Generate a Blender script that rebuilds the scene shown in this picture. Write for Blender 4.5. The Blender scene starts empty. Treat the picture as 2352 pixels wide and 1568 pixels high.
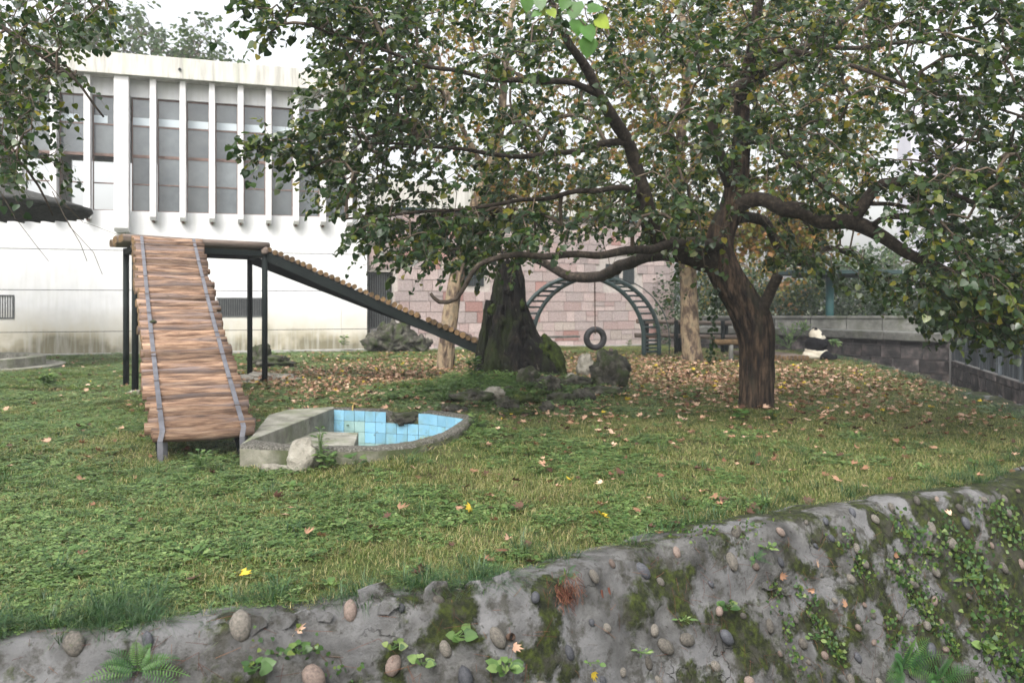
import bpy, bmesh, math, random
import numpy as np
from mathutils import Vector, Matrix, noise
R = math.radians
random.seed(7); rng = np.random.default_rng(7)
scn = bpy.context.scene
col = scn.collection

# ------------------------------------------------------------ camera, world, sun, exposure
H = 1.77                      # eye height over the lawn
FOC = 1900.0                  # focal length in units of a 2352 wide picture
CX, HY = 1176.0, 695.0        # principal column, horizon row
cam_d = bpy.data.cameras.new('camera'); cam = bpy.data.objects.new('camera', cam_d); col.objects.link(cam)
cam.location = (0, 0, H); cam.rotation_euler = (R(90), 0, 0)
cam_d.sensor_width = 36; cam_d.lens = 36*FOC/2352; cam_d.shift_y = -(784-HY)/2352
cam_d.clip_end = 2000; cam_d.clip_start = .05
cam_d.dof.use_dof = True; cam_d.dof.focus_distance = 7.5; cam_d.dof.aperture_fstop = 2.4
scn.camera = cam
wd = bpy.data.worlds.new('World'); scn.world = wd; wd.use_nodes = True
nt = wd.node_tree; nt.nodes.clear()
wo = nt.nodes.new('ShaderNodeOutputWorld'); wb = nt.nodes.new('ShaderNodeBackground')
sk = nt.nodes.new('ShaderNodeTexSky'); sk.sky_type = 'NISHITA'; sk.sun_disc = False
sk.sun_elevation = R(50); sk.sun_rotation = R(200); sk.dust_density = 6; sk.air_density = 1.6; sk.ozone_density = 1
hs = nt.nodes.new('ShaderNodeHueSaturation'); hs.inputs['Saturation'].default_value = .22
nt.links.new(sk.outputs[0], hs.inputs['Color']); nt.links.new(hs.outputs[0], wb.inputs[0])
wb.inputs[1].default_value = .15; nt.links.new(wb.outputs[0], wo.inputs[0])
sd_ = bpy.data.lights.new('sun', 'SUN'); sun = bpy.data.objects.new('sun', sd_); col.objects.link(sun)
sd_.energy = .8; sd_.angle = R(25); sd_.color = (1, .96, .9)
sun.rotation_euler = Vector((math.sin(R(200))*math.cos(R(50))*1.0, math.cos(R(200))*math.cos(R(50)), math.sin(R(50)))).to_track_quat('Z', 'Y').to_euler()
vs = scn.view_settings; vs.view_transform = 'Standard'; vs.look = 'None'; vs.gamma = 1; vs.use_curve_mapping = False
vs.exposure = 1.42
scn.cycles.use_denoising = True
scn.cycles.max_bounces = 8; scn.cycles.diffuse_bounces = 4; scn.cycles.transparent_max_bounces = 8
scn.cycles.volume_bounces = 0

HAZE = 0.0015
# ------------------------------------------------------------ helpers
def at(px, py, d):            # picture position + distance -> world point
    return Vector(((px-CX)/FOC*d, d, H-(py-HY)/FOC*d))
def gp(px, py, z=0.0):        # picture position on the level z
    d = (H-z)*FOC/(py-HY); return at(px, py, d)
def proj(p):
    return CX+p[0]/p[1]*FOC, HY+(H-p[2])/p[1]*FOC

def tag(o, label=None, cat=None, group=None, kind=None):
    if label: o['label'] = label
    if cat: o['category'] = cat
    if group: o['group'] = group
    if kind: o['kind'] = kind
    return o
def link(name, me, mat=None, parent=None, loc=None):
    o = bpy.data.objects.new(name, me); col.objects.link(o)
    if me is not None and mat is not None and not me.materials: me.materials.append(mat)
    if parent is not None: o.parent = parent
    if loc is not None: o.location = loc
    return o
def empty(name, loc=(0, 0, 0), rz=0):
    o = bpy.data.objects.new(name, None); col.objects.link(o); o.location = loc; o.rotation_euler = (0, 0, rz)
    o.empty_display_size = .1
    return o

class MB:
    def __init__(s): s.v = []; s.f = []; s.r = []; s.cur = .5
    def add(s, vs_, fs):
        n = len(s.v); s.v += [tuple(v) for v in vs_]; s.r += [s.cur]*len(vs_)
        s.f += [tuple(i+n for i in f) for f in fs]
    def box(s, a, b, M=None, bev=0):
        x0, y0, z0 = a; x1, y1, z1 = b
        vs_ = [Vector(c) for c in ((x0,y0,z0),(x1,y0,z0),(x1,y1,z0),(x0,y1,z0),(x0,y0,z1),(x1,y0,z1),(x1,y1,z1),(x0,y1,z1))]
        if M is not None: vs_ = [M @ v for v in vs_]
        s.add(vs_, [(3,2,1,0),(4,5,6,7),(0,1,5,4),(1,2,6,5),(2,3,7,6),(3,0,4,7)])
    def bar(s, p, q, w, h, up=(0,0,1)):     # rectangular bar from p to q
        p = Vector(p); q = Vector(q); d = (q-p).normalized(); u = Vector(up)
        x = d.cross(u).normalized(); z = x.cross(d)
        vs_ = [c+x*(w/2*a)+z*(h/2*b) for c in (p, q) for a, b in ((-1,-1),(1,-1),(1,1),(-1,1))]
        s.add(vs_, [(0,1,2,3),(7,6,5,4),(0,4,5,1),(1,5,6,2),(2,6,7,3),(3,7,4,0)])
    def tube(s, pts, rad, n=6, cap=True, fn=None):
        pts = [Vector(p) for p in pts]; k = len(pts)
        if not hasattr(rad, '__len__'): rad = [rad]*k
        t = (pts[1]-pts[0]).normalized(); a = t.orthogonal().normalized()
        vs_ = []
        for i, p in enumerate(pts):
            if 0 < i < k-1: t = (pts[i+1]-pts[i-1]).normalized()
            elif i == k-1: t = (pts[i]-pts[i-1]).normalized()
            a = (a-t*a.dot(t)).normalized(); b = t.cross(a)
            for j in range(n):
                an = 2*math.pi*j/n; r = rad[i]
                if fn: r *= fn(i, an, p)
                vs_.append(p+a*(math.cos(an)*r)+b*(math.sin(an)*r))
        fs = [(i*n+j, i*n+(j+1) % n, (i+1)*n+(j+1) % n, (i+1)*n+j) for i in range(k-1) for j in range(n)]
        if cap: fs += [tuple(range(n-1, -1, -1)), tuple((k-1)*n+j for j in range(n))]
        s.add(vs_, fs)
    def build(s, name, mat, parent=None, smooth=False, bevel=0, loc=None):
        me = bpy.data.meshes.new(name); me.from_pydata(s.v, [], s.f)
        at_ = me.attributes.new('rnd', 'FLOAT', 'POINT'); at_.data.foreach_set('value', s.r)
        if smooth: me.shade_smooth()
        me.update()
        o = link(name, me, mat, parent, loc)
        if bevel:
            m = o.modifiers.new('bevel', 'BEVEL'); m.width = bevel; m.segments = 2; m.limit_method = 'ANGLE'
        return o

def np_mesh(name, V, F, rnd=None, smooth=False):
    """V (n,3), F (m,k) uniform polygons"""
    me = bpy.data.meshes.new(name); n = len(V); m, k = F.shape
    me.vertices.add(n); me.vertices.foreach_set('co', np.asarray(V, np.float32).ravel())
    me.loops.add(m*k); me.loops.foreach_set('vertex_index', np.asarray(F, np.int32).ravel())
    me.polygons.add(m); me.polygons.foreach_set('loop_start', np.arange(m, dtype=np.int32)*k)
    if smooth: me.polygons.foreach_set('use_smooth', np.ones(m, bool))
    if rnd is not None:
        a = me.attributes.new('rnd', 'FLOAT', 'POINT'); a.data.foreach_set('value', np.asarray(rnd, np.float32))
    me.update(calc_edges=True); me.validate()
    return me
def scatter(tv, tf, P, Rm, S, rnd):
    """copies of template (tv,tf) -> arrays"""
    n = len(P); k = len(tv)
    V = np.einsum('nij,kj->nki', Rm, tv)*np.asarray(S)[:, None, None]+P[:, None, :]
    F = (tf[None]+(np.arange(n)*k)[:, None, None]).reshape(-1, tf.shape[1])
    return V.reshape(-1, 3), F, np.repeat(rnd, k)
def basis(tip, nrm):          # y = tip, z ~ nrm   (n,3) arrays
    y = tip/np.linalg.norm(tip, axis=1, keepdims=True)
    x = np.cross(y, nrm); x /= np.linalg.norm(x, axis=1, keepdims=True)+1e-9
    z = np.cross(x, y)
    return np.stack([x, y, z], axis=2)

# ------------------------------------------------------------ materials
def newmat(name):
    m = bpy.data.materials.new(name); m.use_nodes = True; return m, m.node_tree, m.node_tree.nodes['Principled BSDF']
def nd(t, ty, **kw):
    n = t.nodes.new(ty)
    for k, v in kw.items():
        if k in n.inputs: n.inputs[k].default_value = v
        else: setattr(n, k, v)
    return n
def ramp(t, fac, stops):
    r = t.nodes.new('ShaderNodeValToRGB'); e = r.color_ramp.elements
    while len(e) < len(stops): e.new(.5)
    for el, (p, c) in zip(e, stops): el.position = p; el.color = (*c, 1)
    t.links.new(fac, r.inputs[0]); return r.outputs[0]
def mixc(t, fac, a, b, bt='MIX'):
    m = t.nodes.new('ShaderNodeMix'); m.data_type = 'RGBA'; m.blend_type = bt
    for sock, v in ((m.inputs[0], fac), (m.inputs[6], a), (m.inputs[7], b)):
        if hasattr(v, 'links'): t.links.new(v, sock)
        elif isinstance(v, (tuple, list)): sock.default_value = (*v, 1)
        else: sock.default_value = v
    return m.outputs[2]
def coords(t, kind='world', scale=(1, 1, 1)):
    if kind == 'world': s = t.nodes.new('ShaderNodeNewGeometry').outputs['Position']
    else: s = t.nodes.new('ShaderNodeTexCoord').outputs['Object']
    if scale != (1, 1, 1):
        v = t.nodes.new('ShaderNodeVectorMath'); v.operation = 'MULTIPLY'; v.inputs[1].default_value = scale
        t.links.new(s, v.inputs[0]); s = v.outputs[0]
    return s
def nz(t, vec, scale, detail=5, rough=.6):
    n = nd(t, 'ShaderNodeTexNoise', Scale=scale, Detail=detail, Roughness=rough); t.links.new(vec, n.inputs['Vector']); return n.outputs[0]
def attr(t, name, ty='GEOMETRY'):
    a = t.nodes.new('ShaderNodeAttribute'); a.attribute_name = name; a.attribute_type = ty; return a.outputs['Fac']
def bump(t, b, h, strength=.5, dist=.02):
    n = nd(t, 'ShaderNodeBump', Strength=strength, Distance=dist); t.links.new(h, n.inputs['Height']); t.links.new(n.outputs[0], b.inputs['Normal'])
def surf(name, stops, scale=3, rough=.85, bs=.4, bd=.02, kind='world', sc=(1, 1, 1), detail=6, spec=.3, overlay=None, orand=0, rnd=0):
    """noise-coloured surface; overlay = (scale, lo, hi, colour); orand: per-object brightness variation; rnd: per-vertex attr variation"""
    m, t, b = newmat(name); v = coords(t, kind, sc)
    if orand:
        oi = t.nodes.new('ShaderNodeObjectInfo').outputs['Random']
        va = t.nodes.new('ShaderNodeVectorMath'); va.operation = 'ADD'; t.links.new(v, va.inputs[0])
        mu = nd(t, 'ShaderNodeMath', operation='MULTIPLY'); t.links.new(oi, mu.inputs[0]); mu.inputs[1].default_value = 37
        t.links.new(mu.outputs[0], va.inputs[1]); v = va.outputs[0]
    f = nz(t, v, scale, detail, .62); c = ramp(t, f, stops)
    if overlay:
        for (s2, lo, hi, cc) in overlay:
            f2 = nz(t, v, s2, 5, .6); k = ramp(t, f2, [(lo, (0, 0, 0)), (hi, (1, 1, 1))]); c = mixc(t, k, c, cc)
    if orand or rnd:
        src = t.nodes.new('ShaderNodeObjectInfo').outputs['Random'] if orand else attr(t, 'rnd')
        k = orand or rnd
        c = mixc(t, 1.0, c, ramp(t, src, [(0, (1-k,)*3), (1, (1+k,)*3)]), 'MULTIPLY')
    t.links.new(c, b.inputs['Base Color']); b.inputs['Roughness'].default_value = rough
    b.inputs['Specular IOR Level'].default_value = spec
    bump(t, b, nz(t, v, scale*4, 6, .7), bs, bd)
    return m
def leafmat(name, stops, trans=.35, rough=.4, spec=.4, oattr=False):
    m, t, b = newmat(name)
    f = attr(t, 'rnd'); c = ramp(t, f, stops)
    c = mixc(t, .55, c, ramp(t, nz(t, coords(t), 14, 3), [(.3, (.5, .5, .5)), (.7, (1.45, 1.45, 1.45))]), 'MULTIPLY')
    t.links.new(c, b.inputs['Base Color']); b.inputs['Roughness'].default_value = rough
    b.inputs['Specular IOR Level'].default_value = spec
    if trans:
        tr = t.nodes.new('ShaderNodeBsdfTranslucent')
        c2 = mixc(t, 1.0, c, (1.3, 1.5, .6), 'MULTIPLY'); t.links.new(c2, tr.inputs[0])
        mx = t.nodes.new('ShaderNodeMixShader'); mx.inputs[0].default_value = trans
        t.links.new(b.outputs[0], mx.inputs[1]); t.links.new(tr.outputs[0], mx.inputs[2])
        t.links.new(mx.outputs[0], t.nodes['Material Output'].inputs[0])
    return m
def plain(name, c, rough=.6, metal=0, spec=.4, emit=0):
    m, t, b = newmat(name); b.inputs['Base Color'].default_value = (*c, 1); b.inputs['Roughness'].default_value = rough
    b.inputs['Metallic'].default_value = metal; b.inputs['Specular IOR Level'].default_value = spec
    return m

# soil and lawn underlay
def m_lawn():
    m, t, b = newmat('lawn_soil'); v = coords(t)
    c = ramp(t, nz(t, v, 9, 7, .7), [(.3, (.028, .022, .014)), (.45, (.06, .055, .025)), (.6, (.075, .09, .03)), (.75, (.13, .13, .06))])
    k = ramp(t, nz(t, v, .7, 4, .6), [(.42, (0, 0, 0)), (.62, (1, 1, 1))])
    c = mixc(t, k, c, ramp(t, nz(t, v, 13, 6, .7), [(.35, (.03, .05, .014)), (.7, (.09, .12, .035))]))
    t.links.new(c, b.inputs['Base Color']); b.inputs['Roughness'].default_value = .95; b.inputs['Specular IOR Level'].default_value = .1
    bump(t, b, nz(t, v, 40, 5, .7), .9, .03); return m
M = {}
M['lawn'] = m_lawn()
M['grass'] = leafmat('grass', [(0, (.035, .062, .016)), (.4, (.082, .125, .032)), (.7, (.145, .175, .055)), (.86, (.26, .23, .10)), (1, (.38, .31, .18))], .3, .5, .3)
M['lushgrass'] = leafmat('long_grass', [(0, (.018, .05, .02)), (.6, (.035, .085, .03)), (.9, (.08, .13, .04)), (1, (.22, .2, .09))], .25, .45, .4)
M['clover'] = leafmat('ground_herb', [(0, (.035, .078, .022)), (.5, (.088, .155, .045)), (.85, (.15, .22, .07)), (1, (.22, .29, .12))], .3, .5, .3)
M['leaf'] = leafmat('broad_leaf', [(0, (.012, .030, .011)), (.5, (.027, .056, .018)), (.75, (.05, .085, .02)), (.92, (.095, .12, .02)), (1, (.22, .18, .02))], .38, .3, .5)
M['leafbright'] = leafmat('fresh_leaf', [(0, (.06, .14, .03)), (.7, (.09, .2, .05)), (1, (.3, .36, .04))], .4, .4, .4)
M['leafplane'] = leafmat('autumn_leaf', [(0, (.06, .09, .02)), (.35, (.12, .13, .025)), (.6, (.22, .17, .03)), (.8, (.28, .14, .04)), (1, (.2, .09, .04))], .45, .5, .3)
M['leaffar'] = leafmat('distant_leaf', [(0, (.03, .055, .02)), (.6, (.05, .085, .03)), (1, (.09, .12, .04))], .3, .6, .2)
M['fallen'] = leafmat('fallen_leaf', [(0, (.05, .03, .024)), (.25, (.15, .075, .045)), (.5, (.30, .17, .105)), (.75, (.44, .28, .20)), (.95, (.55, .39, .29)), (1, (.5, .36, .04))], .12, .65, .2)
M['bark'] = surf('ridged_bark', [(.36, (.006, .0045, .004)), (.5, (.042, .028, .019)), (.66, (.135, .09, .06))], 14, .95, 1.0, .06, 'world', (1, 1, .22), overlay=[(3, .55, .75, (.05, .05, .035))])
M['branch'] = surf('branch_bark', [(.3, (.010, .008, .006)), (.55, (.042, .032, .024)), (.8, (.12, .095, .072))], 14, .95, .8, .03)
M['twig'] = surf('twig_bark', [(.3, (.035, .027, .02)), (.7, (.13, .10, .075))], 10, .95, .3, .01)
M['planebark'] = surf('flaking_plane_bark', [(.4, (.045, .032, .022)), (.47, (.12, .085, .058)), (.54, (.25, .19, .12)), (.62, (.14, .115, .08))], 4, .85, .4, .02, 'world', (1, 1, .5), overlay=[(4.5, .62, .66, (.07, .05, .04))])
M['rot'] = surf('rotten_stump_wood', [(.38, (.002, .002, .0018)), (.54, (.009, .0075, .006)), (.7, (.045, .034, .025))], 7, 1, 1.0, .08, 'world', (1, 1, .4), overlay=[(2.2, .47, .62, (.022, .032, .007)), (3.3, .68, .74, (.07, .03, .016)), (9, .64, .72, (.11, .10, .08))])
M['moss'] = surf('moss', [(.35, (.008, .012, .003)), (.55, (.03, .045, .006)), (.75, (.07, .095, .012))], 9, 1, 1.0, .03)
M['rock'] = surf('weathered_rock', [(.3, (.014, .014, .011)), (.5, (.05, .048, .038)), (.72, (.15, .14, .115))], 6, .95, 1.0, .05, 'world', overlay=[(3.2, .48, .62, (.035, .05, .014))])
M['palerock'] = surf('pale_rock', [(.3, (.16, .15, .125)), (.5, (.3, .28, .235)), (.75, (.42, .4, .35))], 6, .95, 1.0, .05)
def m_wall():
    m, t, b = newmat('cobble_wall_mortar'); v = coords(t)
    c = ramp(t, nz(t, v, 3.2, 8, .65), [(.3, (.03, .03, .029)), (.45, (.07, .069, .067)), (.58, (.12, .118, .115)), (.75, (.21, .208, .205))])
    c = mixc(t, ramp(t, nz(t, v, 1.3, 4, .5), [(.45, (0, 0, 0)), (.56, (.6, .6, .6))]), c, (.2, .2, .205))
    # patchy moss, more to the right, where it also paints in the deeper moat's shade
    sx = t.nodes.new('ShaderNodeSeparateXYZ'); t.links.new(v, sx.inputs[0])
    mr = nd(t, 'ShaderNodeMapRange'); t.links.new(sx.outputs[0], mr.inputs[0]); mr.inputs[1].default_value = -2.8; mr.inputs[2].default_value = 6
    mr.inputs[3].default_value = -.015; mr.inputs[4].default_value = .185
    ad = nd(t, 'ShaderNodeMath', operation='ADD'); t.links.new(nz(t, v, 2.7, 6, .62), ad.inputs[0]); t.links.new(mr.outputs[0], ad.inputs[1])
    k = ramp(t, ad.outputs[0], [(.565, (0, 0, 0)), (.63, (1, 1, 1))])
    mc = ramp(t, nz(t, v, 16, 6, .7), [(.33, (.005, .006, .003)), (.48, (.017, .022, .006)), (.64, (.045, .06, .008)), (.8, (.07, .05, .014))])
    c = mixc(t, k, c, mc)
    k2 = ramp(t, nz(t, v, 22, 3, .6), [(.62, (0, 0, 0)), (.72, (.8, .8, .8))]); c = mixc(t, k2, c, (.03, .028, .024))
    k3 = ramp(t, nz(t, v, 7, 6, .7), [(.5, (0, 0, 0)), (.62, (.8, .8, .8))]); c = mixc(t, k3, c, (.04, .038, .03))
    nv_ = t.nodes.new('ShaderNodeTexNoise'); nv_.inputs['Scale'].default_value = 3; nv_.inputs['Detail'].default_value = 5; t.links.new(v, nv_.inputs['Vector'])
    dv = t.nodes.new('ShaderNodeVectorMath'); dv.operation = 'MULTIPLY_ADD'; t.links.new(nv_.outputs['Color'], dv.inputs[0]); dv.inputs[1].default_value = (.7, .7, .7); t.links.new(v, dv.inputs[2])
    vo = t.nodes.new('ShaderNodeTexVoronoi'); vo.feature = 'DISTANCE_TO_EDGE'; vo.inputs['Scale'].default_value = 1.5; t.links.new(dv.outputs[0], vo.inputs['Vector'])
    ck = ramp(t, vo.outputs['Distance'], [(.003, (.8, .8, .8)), (.008, (0, 0, 0))]); ckm = mixc(t, ramp(t, nz(t, v, 1.1, 3), [(.53, (0, 0, 0)), (.6, (1, 1, 1))]), (0, 0, 0), ck); c = mixc(t, ckm, c, (.008, .007, .006))
    t.links.new(c, b.inputs['Base Color']); b.inputs['Roughness'].default_value = .9; b.inputs['Specular IOR Level'].default_value = .25
    a2 = mixc(t, .4, nz(t, v, 30, 8, .8), k); a2 = mixc(t, .35, a2, nz(t, v, 9, 6, .7)); a2 = mixc(t, ckm, a2, (0, 0, 0)); bump(t, b, a2, 1.0, .05); return m
M['mortar'] = m_wall()
M['cobble'] = surf('river_cobble', [(.35, (.065, .06, .053)), (.65, (.15, .135, .115))], 5, .8, .6, .02, 'object', orand=.5, overlay=[(9, .6, .75, (.07, .075, .05))])
M['cobbledark'] = surf('dark_cobble', [(.35, (.03, .032, .038)), (.65, (.065, .067, .075))], 5, .6, .4, .01, 'object', orand=.35)
M['cobblepink'] = surf('pinkish_cobble', [(.35, (.09, .068, .058)), (.65, (.17, .13, .11))], 5, .75, .4, .01, 'object', orand=.35)
M['concrete'] = surf('old_concrete', [(.3, (.12, .115, .095)), (.5, (.22, .215, .18)), (.7, (.33, .32, .28))], 3.5, .9, .5, .02, overlay=[(1.7, .52, .7, (.14, .16, .085)), (11, .6, .72, (.1, .1, .075))])
M['poolside'] = surf('stained_pool_wall', [(.3, (.05, .052, .035)), (.5, (.12, .118, .09)), (.7, (.22, .21, .17))], 3.5, .95, .7, .03, overlay=[(2, .45, .6, (.05, .06, .025))])
M['rimstone'] = surf('pebbledash_rim', [(.35, (.06, .056, .046)), (.5, (.13, .125, .105)), (.66, (.28, .265, .235))], 42, .95, 1.0, .03, overlay=[(2.4, .55, .7, (.08, .09, .04))])
M['tile'] = surf('blue_glazed_tile', [(.3, (.18, .39, .54)), (.7, (.24, .46, .61))], 4, .25, .05, .002, orand=.16, spec=.5, overlay=[(3, .5, .7, (.2, .34, .33)), (9, .62, .72, (.13, .17, .13))])
M['tiledirty'] = surf('dull_green_tile', [(.3, (.22, .36, .34)), (.7, (.32, .47, .46))], 5, .35, .08, .003, orand=.1)
M['grout'] = plain('dark_grout', (.05, .06, .055), .95)
M['logwood'] = surf('peeled_log_wood', [(.3, (.05, .033, .024)), (.43, (.15, .09, .06)), (.56, (.28, .178, .118)), (.72, (.40, .29, .205))], 4.5, .85, .8, .025, 'object', (.6, 5, 5), orand=.5, overlay=[(.8, .5, .62, (.15, .115, .105)), (2.2, .63, .7, (.05, .035, .03))])
M['logend'] = surf('sawn_log_end', [(.3, (.05, .032, .015)), (.6, (.16, .10, .048))], 12, .85, .3, .01, 'object', orand=.4)
M['beamlog'] = surf('grey_beam_log', [(.3, (.07, .052, .043)), (.6, (.19, .15, .125))], 5, .85, .6, .02, 'object', (.4, 5, 5))
M['post'] = surf('dark_green_painted_steel', [(.3, (.004, .007, .007)), (.7, (.010, .015, .014))], 3, .75, .1, .004, 'object', spec=.15, orand=.2, overlay=[(7, .66, .74, (.06, .05, .045))])
M['strap'] = surf('worn_steel_strap', [(.3, (.06, .06, .068)), (.7, (.14, .14, .158))], 8, .5, .15, .004, spec=.5)
M['tealpipe'] = surf('teal_painted_pipe', [(.3, (.012, .028, .028)), (.7, (.03, .055, .055))], 5, .45, .1, .004, spec=.5, overlay=[(8, .66, .74, (.1, .06, .045))])
M['rubber'] = surf('tyre_rubber', [(.3, (.022, .022, .024)), (.7, (.05, .05, .052))], 12, .75, .4, .01)
M['iron'] = surf('rusty_iron', [(.3, (.05, .03, .022)), (.7, (.13, .085, .06))], 20, .8, .4, .01)
M['white'] = surf('white_render', [(.3, (.56, .55, .56)), (.7, (.68, .67, .675))], 1.6, .9, .15, .01)
def m_facade():
    m, t, b = newmat('stained_white_render'); v = coords(t)
    c = ramp(t, nz(t, v, 1.4, 6, .6), [(.3, (.58, .585, .60)), (.7, (.69, .69, .70))])
    sx = t.nodes.new('ShaderNodeSeparateXYZ'); t.links.new(v, sx.inputs[0])
    mr = nd(t, 'ShaderNodeMapRange'); t.links.new(sx.outputs[2], mr.inputs[0]); mr.inputs[1].default_value = 1.9; mr.inputs[2].default_value = 0
    ad = nd(t, 'ShaderNodeMath', operation='MULTIPLY'); t.links.new(nz(t, v, .55, 4, .55), ad.inputs[0]); t.links.new(mr.outputs[0], ad.inputs[1])
    c = mixc(t, ramp(t, ad.outputs[0], [(.06, (0, 0, 0)), (.34, (1, 1, 1))]), c, (.44, .40, .30))
    c = mixc(t, ramp(t, ad.outputs[0], [(.27, (0, 0, 0)), (.40, (.9, .9, .9))]), c, (.13, .12, .075))
    st = coords(t, 'world', (3, 3, .25)); c = mixc(t, ramp(t, nz(t, st, 2, 5, .6), [(.45, (0, 0, 0)), (.75, (.6, .6, .6))]), c, (.52, .52, .50))
    t.links.new(c, b.inputs['Base Color']); b.inputs['Roughness'].default_value = .9; bump(t, b, nz(t, v, 20, 5), .15, .01); return m
M['facade'] = m_facade()
M['fascia'] = surf('streaked_concrete_fascia', [(.35, (.34, .33, .30)), (.5, (.49, .475, .44)), (.7, (.58, .565, .535))], 2.2, .9, .2, .01, 'world', (2.2, 2.2, .25), overlay=[(1.3, .55, .75, (.42, .44, .36))])
M['glass'] = surf('dusty_window_glass', [(.3, (.04, .052, .064)), (.7, (.155, .175, .185))], .45, .12, .02, .002, orand=.3, spec=.9)
M['band'] = plain('painted_reflection', (.5, .56, .6), .5)  # light band reflected in the windows, painted as a flat pale colour
M['frame'] = surf('brown_window_frame', [(.3, (.12, .08, .065)), (.7, (.22, .15, .13))], 5, .6, .1, .004)
M['dark'] = plain('dark_interior', (.03, .032, .035), .9)
M['grille'] = surf('grey_painted_grille', [(.3, (.05, .055, .055)), (.7, (.11, .115, .115))], 6, .6, .1, .003)
M['thatch'] = surf('grey_thatch', [(.3, (.03, .03, .028)), (.6, (.09, .09, .085)), (.8, (.16, .155, .14))], 8, 1, 1.0, .05, 'world', (1, 1, 6))
M['stonepink'] = [surf('pink_granite_%s' % n, [(.3, tuple(x*.72 for x in c)), (.55, c), (.75, tuple(min(1, x*1.3) for x in c))], 18, .9, .7, .02, orand=.14)
                  for n, c in (('rose', (.40, .30, .285)), ('grey', (.36, .30, .29)), ('pale', (.43, .345, .33)), ('red', (.34, .20, .18)), ('buff', (.40, .34, .31)))]
M['joint'] = surf('pale_mortar_joint', [(.3, (.34, .30, .28)), (.7, (.48, .44, .41))], 8, .95, .4, .01)
M['darkstone'] = surf('sooty_stone_block', [(.3, (.010, .010, .011)), (.5, (.035, .032, .032)), (.7, (.11, .09, .085))], 2.5, .95, .7, .03, orand=.45, overlay=[(1.3, .58, .75, (.2, .17, .165))])
M['darkjoint'] = plain('grey_joint', (.16, .155, .15), .95)
M['coping'] = surf('weathered_coping', [(.3, (.05, .05, .045)), (.55, (.12, .12, .11)), (.8, (.2, .195, .185))], 2.5, .95, .5, .02, overlay=[(2, .52, .66, (.07, .075, .055))])
M['sheet'] = surf('streaked_sheet_metal', [(.3, (.02, .026, .03)), (.5, (.06, .072, .08)), (.72, (.18, .2, .23))], 2.4, .6, .1, .005, 'world', (3, 3, .3), orand=.3)
M['teal'] = surf('teal_paint', [(.3, (.015, .07, .07)), (.7, (.03, .10, .10))], 3, .5, .05, .003)
M['tealdark'] = surf('dark_teal_canopy', [(.3, (.010, .028, .028)), (.7, (.018, .042, .042))], 3, .6, .05, .003)
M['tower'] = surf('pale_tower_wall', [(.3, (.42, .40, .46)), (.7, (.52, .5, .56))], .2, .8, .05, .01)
M['towerdark'] = plain('tower_window_band', (.26, .27, .34), .4)
M['fur'] = None
M['ivy'] = leafmat('creeper_leaf', [(0, (.025, .06, .018)), (.6, (.055, .11, .028)), (1, (.13, .17, .04))], .25, .45, .35)
M['fern'] = leafmat('fern_frond', [(0, (.025, .08, .025)), (.6, (.05, .13, .038)), (1, (.1, .19, .05))], .3, .5, .3)
M['dryroot'] = leafmat('dry_root', [(0, (.05, .02, .014)), (.6, (.12, .05, .035)), (1, (.2, .1, .06))], .1, .9, .1)
M['bamboo'] = leafmat('bamboo_leaf', [(0, (.07, .13, .05)), (.6, (.13, .2, .09)), (1, (.22, .28, .14))], .35, .5, .3)
M['gravelpath'] = surf('pale_walkway', [(.3, (.22, .215, .2)), (.7, (.36, .35, .33))], 4, .95, .5, .02)

# ------------------------------------------------------------ terrain
EDGE = np.array([(-30, 3.2), (-14, 4.0), (-6, 4.0), (-2.65, 4.28), (-1.82, 4.45), (-.94, 4.75), (.06, 5.2), (.68, 5.72), (1.78, 6.45), (3.1, 7.2), (5.01, 8.15),
                 (6.9, 10.0), (8.0, 12.2), (8.6, 13.9), (9.2, 17.4), (9.9, 21), (10.7, 26), (10.9, 31.2)])
OUTER = np.array([(-30, -2.4), (-14, -1.6), (-5, 0.0), (0, 1.0), (4, 2.9), (7.8, 6.0), (11, 11.5), (12.4, 19), (14.3, 26.4), (11.4, 32.2)])
def sdist(poly, x, y):        # distance to polyline, + on its left
    x = np.asarray(x, float); y = np.asarray(y, float); best = np.full(x.shape, 1e9); sg = np.ones(x.shape)
    for (ax, ay), (bx, by) in zip(poly[:-1], poly[1:]):
        dx, dy = bx-ax, by-ay; L2 = dx*dx+dy*dy
        t = np.clip(((x-ax)*dx+(y-ay)*dy)/L2, 0, 1); qx, qy = x-ax-t*dx, y-ay-t*dy
        d = np.hypot(qx, qy); cr = dx*(y-ay)-dy*(x-ax)
        m = d < best-1e-9; best = np.where(m, d, best); sg = np.where(m, np.where(cr >= 0, 1, -1), sg)
    return best*sg
POOL = np.array([(-3.0, 8.85), (-2.35, 8.72), (-1.72, 8.62), (-1.2, 8.78), (-.83, 9.25), (-.58, 10.03), (-.43, 11.15), (-1.05, 11.82), (-2.62, 12.2), (-3.22, 11.9), (-3.38, 11.3), (-3.02, 9.5)])
POOLCUT = np.array([(-2.88, 9.05), (-2.33, 8.88), (-1.73, 8.77), (-1.27, 8.92), (-.93, 9.34), (-.7, 10.07), (-.56, 11.08), (-1.1, 11.66), (-2.6, 12.06), (-3.0, 11.8), (-3.2, 11.3), (-2.92, 9.6)])
def inpoly(poly, x, y):
    x = np.asarray(x, float); y = np.asarray(y, float); c = np.zeros(x.shape, bool)
    for (ax, ay), (bx, by) in zip(poly, np.roll(poly, -1, 0)):
        m = ((ay > y) != (by > y)) & (x < (bx-ax)*(y-ay)/(by-ay+1e-12)+ax); c ^= m
    return c
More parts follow.
